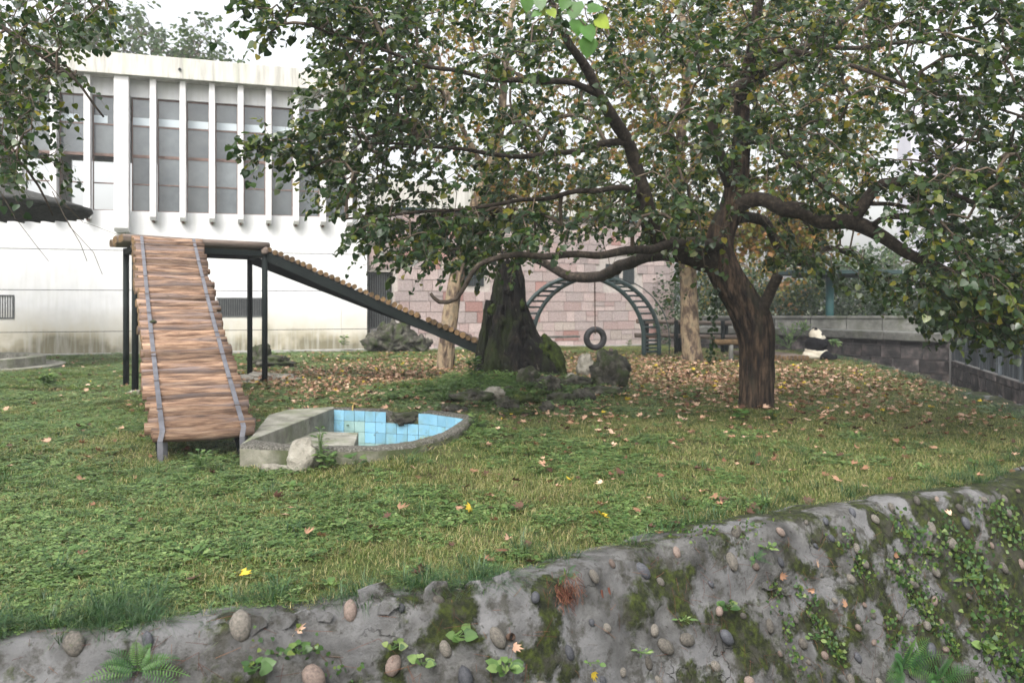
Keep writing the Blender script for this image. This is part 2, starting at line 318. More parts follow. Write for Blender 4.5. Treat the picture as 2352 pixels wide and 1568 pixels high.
def lawnz(x, y):
    x = np.asarray(x, float); y = np.asarray(y, float)
    z = .025*np.sin(x*.9+.4)*np.sin(y*.7+1)+.012*np.sin(x*2.3)*np.cos(y*1.9)
    z = z-.013*np.clip(y-26, 0, 12)
    z = z+.24*np.exp(-(((x+.1)/1.9)**2+((y-17.0)/1.7)**2))
    z = z+.10*np.exp(-(((x-3.9)/.7)**2+((y-13.2)/.7)**2))
    dp = np.abs(sdist(POOL[:8], x, y)); sl = np.clip((x+2.75)/.9, 0, 1)
    z = z+(.10+.07*np.clip(x+1.6, 0, 1))*sl*np.exp(-(dp/.55)**2)
    return z
def gz(x, y):
    x = np.asarray(x, float); y = np.asarray(y, float)
    e = sdist(EDGE, x, y); z = lawnz(x, y)
    z = z-.05*np.exp(-np.clip(e, 0, 9)/.25)
    far = (y > 31.3) & (x > 6)
    z = np.where((e < 0) & ~far, np.maximum(z+5*e, -2.6), z)
    o = sdist(OUTER, x, y); z = np.where((o < 0) & (y < 31.5), .12, z)
    z = np.where(inpoly(POOLCUT, x, y), -.55, z)
    return z
# ground sheets
def grid(name, x0, x1, y0, y1, st, mat, z):
    xs = np.concatenate([np.arange(x0, -4.01, st), np.arange(-4, .4, .07), np.arange(.4, x1+1e-6, st)]); ys = np.concatenate([np.arange(y0, 8.19, st), np.arange(8.2, 12.8, .07), np.arange(12.8, y1+1e-6, st)]); X, Y = np.meshgrid(xs, ys)
    Z = z(X, Y); nx, ny = len(xs), len(ys)
    i = np.arange(nx-1)[None]+nx*np.arange(ny-1)[:, None]; F = np.stack([i, i+1, i+nx+1, i+nx], -1).reshape(-1, 4)
    me = np_mesh(name, np.stack([X, Y, Z], -1).reshape(-1, 3), F, None, True)
    return tag(link(name, me, mat), kind='structure')
grid('lawn', -30, 22, -6, 44, .2, M['lawn'], gz)
mb = MB()
for a, b_ in (((-900, -900), (900, -6)), ((-900, 44), (900, 900)), ((-900, -6), (-30, 44)), ((22, -6), (900, 44))):
    mb.add([(a[0], a[1], -.35), (b_[0], a[1], -.35), (b_[0], b_[1], -.35), (a[0], b_[1], -.35)], [(0, 1, 2, 3)])
tag(mb.build('ground', M['lawn']), kind='structure')

# ------------------------------------------------------------ cobble retaining wall along the moat
def resample(poly, st):
    P = [Vector((*p, 0)) for p in poly]; out = []; 
    # Catmull-Rom
    for i in range(len(P)-1):
        p0 = P[max(i-1, 0)]; p1 = P[i]; p2 = P[i+1]; p3 = P[min(i+2, len(P)-1)]
        n = max(2, int((p2-p1).length/st))
        for k in range(n):
            t = k/n; out.append(.5*((2*p1)+(p2-p0)*t+(2*p0-5*p1+4*p2-p3)*t*t+(3*p1-p0-3*p2+p3)*t**3))
    out.append(P[-1]); return out
EP = resample(EDGE[1:], .07)
EN = []
for i, p in enumerate(EP):
    t = (EP[min(i+4, len(EP)-1)]-EP[max(i-4, 0)]).normalized(); EN.append(Vector((t.y, -t.x, 0)))
BAT = .42
def wallp(i, h):              # i index along, h depth down the face (h<0: on top of the lip)
    p, n = EP[i], EN[i]
    if h < 0: o, z = h*1.0+.02, .035-.04*max(0, -h-.12)/.2
    elif h < .08: o, z = .02+h*.9, .035-h*.5
    else: o, z = .09+(h-.08)*BAT, -(h-.08)*1.0-.005
    q = p+n*o
    w = noise.noise(Vector((q.x*1.1, q.y*1.1, z*1.3)))*.06+noise.noise(Vector((q.x*4, q.y*4, z*4)))*.034+noise.noise(Vector((q.x*9, q.y*9, z*9)))*.018+noise.noise(Vector((q.x*19, q.y*19, z*19)))*.009
    # broken upper mortar slab stands proud above a crack line
    ck = .42+.12*noise.noise(Vector((p.x*1.3, p.y*1.3, 5)))+.05*noise.noise(Vector((p.x*5, 3, p.y*5)))
    if p.x > .3 and 0 <= h < ck: w += .028
    lipn = noise.noise(Vector((p.x*2.2, p.y*2.2, 9)))*.06+noise.noise(Vector((p.x*7, p.y*7, 2)))*.03
    if h < .15: z += lipn*.35; w += lipn*.5
    q = q+n*w*(1 if h > 0 else .3); q.z = z+(w*.35 if h > .05 else w*.25)
    return q
hs_ = [-.34, -.26, -.18, -.1, -.04, 0, .03, .06, .09]+[.09+.055*k for k in range(1, 34)]+[2.2, 2.6, 2.9]
V = []; 
for i in range(len(EP)): V += [wallp(i, h)[:] for h in hs_]
nh = len(hs_); ii = (np.arange(len(EP)-1)*nh)[:, None]+np.arange(nh-1)[None]
F = np.stack([ii, ii+nh, ii+nh+1, ii+1], -1).reshape(-1, 4)[:, ::-1]
rw = empty('retaining_wall', (1.8, 6.4, -1)); tag(rw, 'sloping grey mortar retaining wall studded with cobbles along the moat below the lawn', 'wall')
def child(o, parent):         # keep world placement although the parent stands elsewhere
    o.parent = parent; o.matrix_parent_inverse = Matrix.Translation(-parent.location) if parent.rotation_euler.z == 0 else parent.matrix_basis.inverted(); return o
child(link('mortar_face', np_mesh('mortar_face', np.array(V), F, None, True), M['mortar']), rw)
def cobble_mesh(seed):
    bm = bmesh.new(); bmesh.ops.create_icosphere(bm, subdivisions=2, radius=1)
    for v in bm.verts:
        v.co *= 1+.12*noise.noise(v.co*1.2+Vector((seed*3.1, 0, 0)))
        v.co.x *= .78; v.co.z *= .62
    me = bpy.data.meshes.new('cobble'); bm.to_mesh(me); bm.free(); me.shade_smooth(); return me
cms = []
for k in range(9):
    me = cobble_mesh(k); me.materials.append((M['cobble'], M['cobbledark'], M['cobble'], M['cobblepink'], M['cobble'], M['cobble'], M['cobbledark'], M['cobblepink'], M['cobble'])[k]); cms.append(me)
vis = [k for k, p in enumerate(EP) if p.y > 3 and -250 < proj((p.x, p.y, 0))[0] < 2500]
CB = []
for r in range(12):
    k = vis[0]+random.randint(0, 3)
    while k < vis[-1]:
        h = .10+r*.185+random.uniform(-.07, .07); q = wallp(k, h); px, py = proj(q)
        if r % 2 and px < 700: k += 6; continue
        if -60 < px < 2420 and py < 1640 and random.random() > .1:
            s = random.choice((.027, .032, .038, .044, .05, .056))*(1.35 if px < 800 else 1 if px < 1700 else .86)
            if random.random() < .06: s *= 1.3
            CB.append((s/q.y, k, h, q, s))
        k += max(3, int(random.gauss(.30 if px > 800 else .46, .09)/.07))
CB.sort(key=lambda c: -c[0]); print('cobbles', len(CB))
rest = MB()
for j, (_, k, h, q, s) in enumerate(CB):
    n = (EN[k]+Vector((0, 0, BAT))).normalized(); t = n.cross(Vector((0, 0, 1))).normalized(); u = t.cross(n)
    a = random.gauss(.35, .45); y = u*math.cos(a)+t*math.sin(a); x = y.cross(n); M3 = Matrix((x, y, n)).transposed()
    sc = Vector((s, s*random.uniform(.95, 1.35), s)); loc = q+n*s*random.uniform(.1, .42); me = random.choice(cms)
    if j < 298:
        o = link('cobble', me, None); o.scale = sc; o.location = loc; o.rotation_euler = M3.to_euler(); child(o, rw)
    else: rest.add([loc+M3 @ Vector((v.co.x*sc.x, v.co.y*sc.y, v.co.z*sc.z)) for v in me.vertices], [tuple(p.vertices) for p in me.polygons])
if rest.v: child(rest.build('small_cobbles', M['cobble'], smooth=True), rw)['kind'] = 'stuff'
slab_at = ((845, 1378, .16), (905, 1388, .10), (1010, 1366, .13), (1080, 1352, .09), (660, 1432, .10), (700, 1425, .12), (740, 1418, .07), (600, 1436, .09), (1150, 1342, .10), (1770, 1342, .12), (1800, 1352, .09))
# nearest wall point to a picture position
WP = [(k, h) for k in vis for h in np.arange(-.1, 1.9, .05)]
WQ = [wallp(k, h) for k, h in WP]; WPR = np.array([proj(q) for q in WQ])
def onwall(px, py):
    j = int(np.argmin((WPR[:, 0]-px)**2+(WPR[:, 1]-py)**2)); k, h = WP[j]
    return WQ[j], (EN[k]+Vector((0, 0, BAT))).normalized(), k, h

for j, (px, py, w) in enumerate(slab_at):
    q, nn, k, h = onwall(px, py)
    bm = bmesh.new(); n_ = 9; vs1 = []; 
    for i in range(n_):
        a = 6.283*i/n_; r = w*(.75+.5*noise.noise(Vector((math.cos(a)*1.5, math.sin(a)*1.5, j*3.3)))); vs1.append(bm.verts.new((math.cos(a)*r, math.sin(a)*r*.6, 0)))
    f = bm.faces.new(vs1); e = bmesh.ops.extrude_face_region(bm, geom=[f]); vv = [v for v in e['geom'] if isinstance(v, bmesh.types.BMVert)]
    bmesh.ops.translate(bm, verts=vv, vec=(0, 0, -.028)); bmesh.ops.recalc_face_normals(bm, faces=bm.faces)
    me = bpy.data.meshes.new('mortar_slab'); bm.to_mesh(me); bm.free()
    o = link('mortar_slab', me, M['mortar'], None, q+nn*.035); t_ = nn.cross(Vector((0, 0, 1))).normalized(); u_ = t_.cross(nn)
    o.rotation_euler = (Matrix((t_, -u_, -t_.cross(u_) if False else nn)).transposed().to_euler()); o.rotation_euler.rotate_axis('X', random.uniform(-.35, .1)); child(o, rw)
# ------------------------------------------------------------ pool
pl = empty('paw_pool', (-1.9, 10.2, 0)); tag(pl, 'small concrete pool lined with light blue tiles beside the foot of the log ramp', 'pool')
RZ = .24
INN = [(-2.90, 9.30), (-2.3, 8.98), (-1.75, 8.86), (-1.33, 9.0), (-1.0, 9.4), (-.78, 10.1), (-.64, 11.05), (-1.15, 11.55), (-2.58, 12.0)]   # inner rim outline, ccw seen from above
OUTP = [(-2.93, 8.9), (-2.35, 8.78), (-1.72, 8.68), (-1.22, 8.83), (-.86, 9.28), (-.61, 10.03), (-.46, 11.12), (-1.05, 11.77), (-2.62, 12.16)]
def ringpts(poly, n=10):
    P = [Vector((*p, 0)) for p in poly]; out = []
    for i in range(len(P)-1):
        p0 = P[max(i-1, 0)]; p1 = P[i]; p2 = P[i+1]; p3 = P[min(i+2, len(P)-1)]
        if i in (5, 6): p0 = p1 if i == 6 else p0; p3 = p2 if i == 5 else p3
        for k in range(n):
            t = k/n; out.append(.5*((2*p1)+(p2-p0)*t+(2*p0-5*p1+4*p2-p3)*t*t+(3*p1-p0-3*p2+p3)*t**3))
    out.append(P[-1]); return out
ri = ringpts(INN); ro = ringpts(OUTP)
V = []; n = len(ri)
NOTCH = Vector((-1.52, 11.75, 0))
def rimz(p):
    z = RZ+.012*noise.noise(p*9)+.012*noise.noise(p*3)
    d = (p-NOTCH).length
    if d < .27: z -= math.sqrt(max(0, .27**2-d*d))*.62
    return z
for k in range(n):
    a, b_ = ro[k], ri[k]
    for f in (0, .05, .12, .3, .5, .7, .88, .95, 1):
        q = a.lerp(b_, f); z = rimz(q)-(.035 if f in (0, 1) else .012 if f in (.05, .95) else 0)
        if f in (0,): V.append((q.x, q.y, -.25))
        V.append((q.x, q.y, z))
        if f == 1: V.append((q.x, q.y, -.5))
c = 11; F = [(k*c+j, (k+1)*c+j, (k+1)*c+j+1, k*c+j+1) for k in range(n-1) for j in range(c-1)]
o = child(link('pool_rim', np_mesh('pool_rim', np.array(V), np.array(F), None, True), M['rimstone']), pl); o.data.materials.append(M['poolside'])
for i_, p_ in enumerate(o.data.polygons):
    if i_ % (c-1) in (0, c-2): p_.material_index = 1
# apron slab on the left
mb = MB(); A = [(-2.93, 8.9), (-2.90, 9.30), (-2.58, 12.0), (-2.62, 12.16), (-3.2, 11.85), (-3.32, 11.3), (-2.99, 9.5)]
AZ = RZ+.004
mb.add([(x, y, AZ) for x, y in A]+[(x, y, -.5) for x, y in A], [tuple(range(len(A)))]+[(i, i+len(A), (i+1) % len(A)+len(A), (i+1) % len(A)) for i in range(len(A))])
ap = child(mb.build('concrete_slab', M['concrete'], bevel=.012), pl)
# end step where the front wall is broken, floor and ledge
mb = MB(); mb.add([(x, y, -.36) for x, y in INN], [tuple(range(len(INN)))]); child(mb.build('pool_floor', M['concrete']), pl)
mb = MB(); L = [(-2.93, 9.45), (-2.3, 8.98), (-2.0, 9.6), (-2.05, 10.4), (-2.72, 10.9)]
L = [(-2.92, 9.5), (-2.25, 8.99), (-1.95, 10.3), (-2.62, 11.75)]
L = [(-2.885, 9.4), (-2.3, 9.05), (-1.9, 9.9), (-2.06, 11.1), (-2.7, 11.2)]
mb.add([(x, y, .03) for x, y in L]+[(x, y, -.4) for x, y in L], [tuple(range(5))]+[(i, i+5, (i+1) % 5+5, (i+1) % 5) for i in range(5)]); child(mb.build('ledge', M['concrete'], bevel=.01), pl)
# glazed tiles on the far wall (from the far-left corner to the right tip, then back along the right wall)
tw = .168
def tiles(P, Q, first):
    P = Vector((*P, 0)); Q = Vector((*Q, 0)); L_ = (Q-P).length; d = (Q-P)/L_; nn = Vector((d.y, -d.x, 0))
    if nn.dot(Vector((-1.8, 10, 0))-P) < 0: nn = -nn
    mbk = MB(); 
    nc = max(1, round(L_/tw)); w = L_/nc
    for c_ in range(nc):
        for r in range(4):
            x0 = c_*w; z1 = RZ-.022-r*.152; z0 = z1-.147
            cc = P+d*(x0+w/2); 
            if (cc-NOTCH).length < .20 and r == 0: continue
            a = P+d*(x0+.003); b2 = P+d*(x0+w-.003)
            m = MB(); m.cur = random.random(); tk = .012+random.uniform(-.0015, .0015)
            o1, o2 = nn*.003, nn*tk
            m.add([a+o1+Vector((0, 0, z0)), b2+o1+Vector((0, 0, z0)), b2+o1+Vector((0, 0, z1)), a+o1+Vector((0, 0, z1)),
                   a+o2+Vector((0, 0, z0)), b2+o2+Vector((0, 0, z0)), b2+o2+Vector((0, 0, z1)), a+o2+Vector((0, 0, z1))],
                  [(0, 1, 2, 3), (7, 6, 5, 4), (0, 4, 5, 1), (1, 5, 6, 2), (2, 6, 7, 3), (3, 7, 4, 0)])
            child(m.build('tile', M['tiledirty'] if (first and r >= 1 and 1 <= c_ <= 2) or r == 3 else M['tile']), pl)
seq = [ri[-1]]+[ri[k] for k in (-6, -11, -16, -21)]
for a, b_ in ((-1, -11), (-11, -21)):
    tiles(ri[a][:2], ri[b_][:2], a == -1)
tiles(ri[-21][:2], ri[-31][:2], False)
# brass tap
tp = Vector((-2.30, 12.02, RZ))
mb = MB(); mb.tube([tp+Vector((0, .06, .0)), tp+Vector((0, 0, .045)), tp+Vector((0, -.06, .04)), tp+Vector((0, -.09, -.03))], .012, 8)
mb.tube([tp+Vector((0, -.01, .04)), tp+Vector((0, -.01, .075))], .009, 6); mb.bar(tp+Vector((-.045, -.01, .078)), tp+Vector((.045, -.01, .078)), .018, .01)
o = mb.build('water_tap', surf('brass', [(.3, (.2, .13, .03)), (.7, (.5, .36, .1))], 9, .4, .05, .002, spec=.6), smooth=True)
tag(o, 'small brass tap on the far rim of the blue tiled pool', 'tap')

# ------------------------------------------------------------ climbing platform with two log ramps
FL, FR = Vector((-7.38, 16.2, 0)), Vector((-5.44, 18.2, 0)); BL, BR = Vector((-8.28, 17.75, 0)), Vector((-6.26, 19.75, 0))
pf = empty('climbing_platform', (-6.9, 17.9, 0)); tag(pf, 'tall platform of dark steel posts with grey log beams on top, left of the lawn', 'platform')
TZ = 2.93
for p in (FL, FR, BL, BR):
    mb = MB(); mb.tube([p+Vector((0, 0, -.1)), p+Vector((0, 0, TZ))], .062, 14); child(mb.build('post', M['post'], smooth=False), pf).data.shade_smooth()
for a, b_ in ((FL, FR), (BL, BR), (FL, BL), (FR, BR)):
    mb = MB(); mb.bar(a+Vector((0, 0, TZ-.08)), b_+Vector((0, 0, TZ-.08)), .09, .11); child(mb.build('crossbar', M['post']), pf)
def log(p, q, r, mat, name='log', parent=None, ends=None, n=10, bend=.01, segs=5):
    p = Vector(p); q = Vector(q); L_ = (q-p).length; d = (q-p).normalized()
    mb = MB(); s = random.random()*50
    pts = [Vector((L_*(k/segs-.5), bend*math.sin(k/segs*3.14+s)*random.uniform(-1, 1), bend*math.cos(s+k))) for k in range(segs+1)]
    mb.tube(pts, [r*(1+random.uniform(-.07, .07)) for _ in pts], n, cap=False, fn=lambda i, a, pp: 1+.09*noise.noise(Vector((math.cos(a)*1.5, math.sin(a)*1.5, s+i*.5))))
    nb = len(mb.f); k = len(pts)
    mb.f += [tuple(range(n-1, -1, -1)), tuple((k-1)*n+j for j in range(n))]
    me = bpy.data.meshes.new(name); me.from_pydata(mb.v, [], mb.f); me.shade_smooth(); me.materials.append(mat); me.materials.append(ends or mat)
    me.polygons[nb].material_index = 1; me.polygons[nb+1].material_index = 1
    me.polygons[nb].use_smooth = False; me.polygons[nb+1].use_smooth = False
    o = link(name, me); o.location = (p+q)/2
    x = d; y = Vector((0, 0, 1)).cross(x).normalized(); z = x.cross(y)
    o.rotation_euler = Matrix((x, y, z)).transposed().to_euler()
    if parent: child(o, parent)
    return o
ud = (FR-FL).normalized(); vd = (BL-FL).normalized()
top = Vector((0, 0, TZ+.09))
nl = 11
for k in range(nl):
    a = FL.lerp(BL, k/(nl-1)); b_ = FR.lerp(BR, k/(nl-1))
    log(a+top-ud*random.uniform(.25, .34), b_+top+ud*random.uniform(.08, .14), .082, M['beamlog'], 'beam_log', pf, M['logend'], bend=.008)
for p in (FL, FR):            # mortar lumps cast round the post heads
    bm = bmesh.new(); bmesh.ops.create_icosphere(bm, subdivisions=3, radius=.085)
    for v in bm.verts: v.co *= 1+.8*noise.noise(v.co*11+p); v.co.z *= 1.25
    me = bpy.data.meshes.new('mortar_lump'); bm.to_mesh(me); bm.free()
    child(link('mortar_lump', me, M['beamlog'], None, p+Vector((.0, -.02, TZ+.0))), pf)
def rock(name, loc, size, seed, mat, label, cat='rock', group=None, rough=.35, sub=4, freq=1.6, rz=0, parent=None):
    bm = bmesh.new(); bmesh.ops.create_icosphere(bm, subdivisions=sub, radius=1)
    for v in bm.verts:
        d = noise.noise(v.co*freq+Vector((seed, 0, seed*2)))*rough*1.1+noise.noise(v.co*freq*2.7+Vector((0, seed, 3)))*rough*.55+abs(noise.noise(v.co*freq*6+Vector((seed, 1, 3))))*rough*-.35+noise.noise(v.co*freq*13)*rough*.1
        v.co *= 1+d; v.co = Vector((v.co.x*size[0], v.co.y*size[1], v.co.z*size[2]))
    me = bpy.data.meshes.new(name); bm.to_mesh(me); bm.free(); me.shade_smooth()
    o = link(name, me, mat, None, loc); o.rotation_euler = (0, 0, rz)
    if parent is not None: child(o, parent)
    elif label: tag(o, label, cat, group)
    return o
rock('concrete_footing', Vector((-5.75, 18.9, .02)), (.75, .8, .13), 3, M['palerock'], 'pale crumbly concrete footing round the two right platform posts', 'footing', rough=.5)
rock('concrete_footing', Vector((-7.35, 16.15, -.01)), (.2, .2, .07), 5, M['palerock'], 'small pale footing at the near left platform post', 'footing', rough=.4)

# ramp towards the camera
r1 = empty('log_ramp', (-5.2, 13, 0)); tag(r1, 'steep ramp of reddish brown logs tied with two steel straps, leading down towards the viewer', 'ramp')
TL, TR = Vector((-7.36, 16.12, 3.0)), Vector((-6.43, 17.0, 3.0)); BLw, BRw = Vector((-4.06, 9.3, .25)), Vector((-3.05, 9.72, .25))
NL = 63
for k in range(NL):
    t = k/(NL-1); a = TL.lerp(BLw, t); b_ = TR.lerp(BRw, t)
    sag = .10*math.sin(t*math.pi)*(-1); a.z += sag; b_.z += sag
    d = (b_-a).normalized(); e = random.uniform(-.05, .035); e2 = random.uniform(-.035, .05)
    a2 = a-d*(.03+e); b2 = b_+d*(.02+e2)
    a2.z += random.uniform(-.006, .006); b2.z += random.uniform(-.01, .01)
    log(a2, b2, random.choice((.054, .058, .062, .066, .072)), M['logwood'], 'log', r1, M['logend'], bend=.014)
nrm = (TR-TL).cross(BLw-TL).normalized(); nrm = nrm if nrm.z > 0 else -nrm
for u in (.10, .90):
    pts = [TL.lerp(TR, u)+nrm*.06]
    for k in range(0, NL, 2):
        t = k/(NL-1); q = TL.lerp(BLw, t).lerp(TR.lerp(BRw, t), u); q.z += -.10*math.sin(t*math.pi); pts.append(q+nrm*(.078+random.uniform(-.003, .003)))
    e = pts[-1]; pts += [e+Vector((.01, -.09, -.10)), Vector((e.x+.02, e.y-.10, -.12))]
    mb = MB(); w = .028
    dx = (BRw-BLw).normalized()
    vs_ = []
    for q in pts: vs_ += [q-dx*w, q+dx*w, q+dx*w-nrm*.008, q-dx*w-nrm*.008]
    mb.add(vs_, [(i*4+j, i*4+(j+1) % 4, i*4+4+(j+1) % 4, i*4+4+j) for i in range(len(pts)-1) for j in range(4)]+[(3, 2, 1, 0), tuple(len(pts)*4-4+j for j in range(4))])
    child(mb.build('strap', M['strap']), r1)
    mb = MB(); mb.bar(TL.lerp(TR, u)-nrm*.09, BLw.lerp(BRw, u)-nrm*.09-Vector((0, 0, .16)), .07, .05); child(mb.build('rail', M['post']), r1)
    fo = BLw.lerp(BRw, u)
    for k in range(9):        # wire ties over the strap
        t = (k+.6)/9.3; q = TL.lerp(BLw, t).lerp(TR.lerp(BRw, t), u)+nrm*.084; q.z += -.10*math.sin(t*math.pi)
        mb = MB(); mb.bar(q-dx*.045, q+dx*.045, .012, .008); child(mb.build('wire_tie', M['iron']), r1)
    mb = MB(); mb.tube([fo+Vector((0, .1, -.5)), fo+Vector((0, .05, -.02))], .045, 10); child(mb.build('foot_post', M['strap']), r1)
rock('stone_chip', TL.lerp(BLw, .58)+Vector((.16, 0, .0))+nrm*.09, (.055, .04, .03), 8, M['rock'], 'small grey stone lying on the left strap of the log ramp', 'stone', rough=.3, sub=2)

# ramp down to the stump
r2 = empty('log_ramp', (-3, 18.4, 0)); tag(r2, 'long dark log ramp sloping right from the platform to the mossy stump', 'ramp')
A0, A1 = FR+Vector((.05, .0, TZ-.02)), Vector((-.62, 18.05, .82)); B0, B1 = BR+Vector((.05, 0, TZ-.02)), Vector((-.45, 19.35, .72))
for a, b_ in ((A0, A1), (B0, B1)):
    mb = MB(); mb.bar(a-Vector((0, 0, .12)), b_-Vector((0, 0, .12)), .06, .20); child(mb.build('rail', M['post']), r2)
N2 = 38
for k in range(N2):
    t = (k+.4)/N2; a = A0.lerp(A1, t); b_ = B0.lerp(B1, t); d = (b_-a).normalized()
    if k == 27: continue
    z = Vector((0, 0, .045+random.uniform(-.006, .012)))
    log(a-d*random.uniform(.04, .09)+z, b_+d*random.uniform(.03, .1)+z, random.choice((.052, .056, .06, .064)), M['beamlog'], 'log', r2, M['logend'], bend=.006, segs=3)

# ------------------------------------------------------------ great stump
st = empty('tree_stump', (.27, 17.8, .2)); tag(st, 'huge dark hollow dead tree stump with mossy root flare at the end of the ramp', 'stump')
SD = 17.8; k_ = SD/FOC
lv = [(880, 1098, 1315), (862, 1100, 1303), (845, 1103, 1296), (825, 1104, 1286), (805, 1106, 1270), (785, 1109, 1256), (765, 1113, 1243), (745, 1118, 1233), (722, 1120, 1224), (700, 1120, 1218), (680, 1122, 1214), (660, 1126, 1211), (640, 1131, 1208), (622, 1136, 1204), (606, 1140, 1200)]
lv = [tuple(a+(b-a)*k/4 for a, b in zip(p, q)) for p, q in zip(lv[:-1], lv[1:]) for k in range(4)]+[lv[-1]]
V = []; NA = 128
for li, (py, xl, xr) in enumerate(lv):
    z = H-(py-HY)*k_; cx = (xl+xr)/2; hw = (xr-xl)/2*k_*(.86 if py < 800 else .92); X = (cx-CX)*k_
    for j in range(NA):
        an = 2*math.pi*j/NA; c_, s_ = math.cos(an), math.sin(an)
        rg = .16*noise.noise(Vector((c_*2.2, s_*2.2, z*.6)))+.20*(abs(noise.noise(Vector((c_*5, s_*5, z*1.1))))*2-.4)+.09*noise.noise(Vector((c_*12, s_*12, z*4)))
        if z < .9: rg += .07*(.9-z)*math.cos(an*5+1)
        rr = 1+rg*(.7 if abs(c_) > .8 else 1.5)
        zz = z+(.14*noise.noise(Vector((c_*3, s_*3, 4)))+.1*noise.noise(Vector((c_*9, s_*9, 4)))-.1*s_ if li >= len(lv)-2 else 0)
        V.append((X+c_*hw*rr, SD+s_*hw*rr*.85, zz))
nr = len(lv); jj = np.arange(NA); F = []
for i in range(nr-1): F += [(i*NA+j, i*NA+(j+1) % NA, (i+1)*NA+(j+1) % NA, (i+1)*NA+j) for j in range(NA)]
# inner hollow
for i, (dz, sc) in enumerate(((0, .8), (-.5, .62), (-.9, .5))):
    base = np.array(V[(nr-1)*NA:nr*NA]); c0 = base.mean(0); q = c0+(base-c0)*[sc, sc, 1]; q[:, 2] += dz; V += [tuple(p) for p in q]
    F += [((nr-1+i)*NA+j, (nr-1+i)*NA+(j+1) % NA, (nr+i)*NA+(j+1) % NA, (nr+i)*NA+j) for j in range(NA)]
child(link('trunk', np_mesh('trunk', np.array(V), np.array(F), None, True), M['rot']), st)
def rootlobe(pts, rads, mat, name):  # buttress of the stump
    pts, rads = dens_path(pts, rads); mb = MB(); mb.tube(pts, rads, 26, fn=lambda i, a, p: 1+.55*noise.noise(Vector((math.cos(a)*1.8, math.sin(a)*1.8, p.z*2.5+rads[0]*9)))+.3*noise.noise(Vector((math.cos(a)*6, math.sin(a)*6, i))))
    child(mb.build(name, mat, smooth=True), st)
def P(px, py, dd=0): return at(px, py, SD+dd)
def dens_path(pts, rads, n=5):
    o1, o2 = [], []
    for i in range(len(pts)-1):
        for k in range(n): o1.append(pts[i].lerp(pts[i+1], k/n)); o2.append(rads[i]+(rads[i+1]-rads[i])*k/n)
    return o1+[pts[-1]], o2+[rads[-1]]
rootlobe([P(1172, 690, -.1), P(1188, 740, -.2), P(1215, 795, -.3), P(1252, 850, -.45), P(1272, 890, -.5)], [.09, .14, .2, .27, .26], M['rot'], 'root')
rootlobe([P(1150, 700, -.3), P(1140, 760, -.4), P(1130, 820, -.5), P(1125, 885, -.55)], [.08, .1, .13, .16], M['rot'], 'root')
rootlobe([P(1190, 740, -.35), P(1180, 800, -.5), P(1178, 880, -.65)], [.1, .16, .22], M['rot'], 'root')
rootlobe([P(1248, 770, -.2), P(1268, 800, -.38), P(1284, 835, -.5), P(1292, 862, -.5)], [.06, .1, .13, .12], M['moss'], 'moss_patch')
rootlobe([P(1122, 690, -.15), P(1116, 745, -.25), P(1108, 790, -.25), P(1106, 862, -.2)], [.07, .08, .1, .12], M['rot'], 'root')

for j, (px, py, dd, r) in enumerate(((1130, 712, -.35, .08), (1132, 770, -.5, .09), (1152, 735, -.5, .08), (1198, 700, -.35, .07), (1205, 765, -.5, .09), (1178, 790, -.62, .12), (1248, 810, -.55, .13), (1135, 835, -.66, .13), (1200, 850, -.75, .12), (1272, 848, -.6, .12), (1112, 850, -.45, .12), (1165, 665, -.38, .07), (1285, 870, -.55, .1))):
    rock('burl', P(px, py, dd+.06), (r, r*.7, r*1.5), 60+j*2.7, M['rot'] if j % 3 else M['moss'], None, rough=.6, sub=3, parent=st)
# rocks round the stump
RK = [  # px, py_base, half width px, height px, material, label
 (1405, 880, 37, 76, 'rock', 'big dark mossy boulder with a flat top right of the stump'),
 (1348, 862, 20, 48, 'palerock', 'upright pale eroded rock below the hanging tyre'),
 (1212, 888, 22, 44, 'rock', 'grey knobbly rock leaning on the front of the stump'),
 (1262, 893, 26, 36, 'rock', 'blocky grey rock right of the knobbly rock at the stump foot'),
 (1320, 885, 32, 26, 'rock', 'low rounded rock between the stump and the dark boulder'),
 (1385, 893, 40, 20, 'rock', 'flat grey stone under the dark boulder'),
 (1135, 912, 20, 30, 'palerock', 'rounded pale boulder on the mound in front of the stump'),
 (1088, 915, 40, 26, 'rock', 'wide flat rock at the left end of the mound'),
 (1165, 925, 22, 26, 'rock', 'dark mossy rock right of the pale rounded boulder'),
 (1205, 915, 22, 22, 'moss', 'lump of bright moss on the mound before the stump'),
 (1290, 915, 30, 26, 'rock', 'greenish rock in the middle of the mound'),
 (1335, 912, 26, 30, 'rock', 'jagged rock at the right of the mound'),
 (1258, 930, 14, 22, 'rock', 'small pointed grey stone in the grass of the mound'),
 (1160, 893, 18, 14, 'rock', 'thin flat stone lying below the stump opening'),
 (1105, 895, 22, 12, 'rock', 'thin dark slab left of the stump foot'),
 (1310, 872, 12, 14, 'palerock', 'little pink stone at the right root of the stump'),
 (1195, 938, 34, 12, 'moss', 'long flat cushion of moss at the front of the mound'),
 (1040, 935, 26, 20, 'rock', 'overgrown rock at the left front of the mound')]
for j, (px, pb, hw, hh, mt, lb) in enumerate(RK):
    g0 = .12 if pb > 900 else .17
    q = gp(px, pb, g0); s = q.y/FOC; z = float(gz(q.x, q.y))
    rock('rock', Vector((q.x, q.y+hw*s*.6, z+hh*s*.42)), (hw*s*1.15, hw*s*.9, hh*s*.72), j*2.3+1, M[mt], lb, 'rock', 'rocks round the stump', rough=.45)
q = at(1403, 805, 17.35); rock('stone', Vector((q.x, q.y, q.z-.01)), (.05, .05, .075), 4, M['cobblepink'], 'small brown stone balanced on top of the dark boulder', 'stone', rough=.2, sub=2)
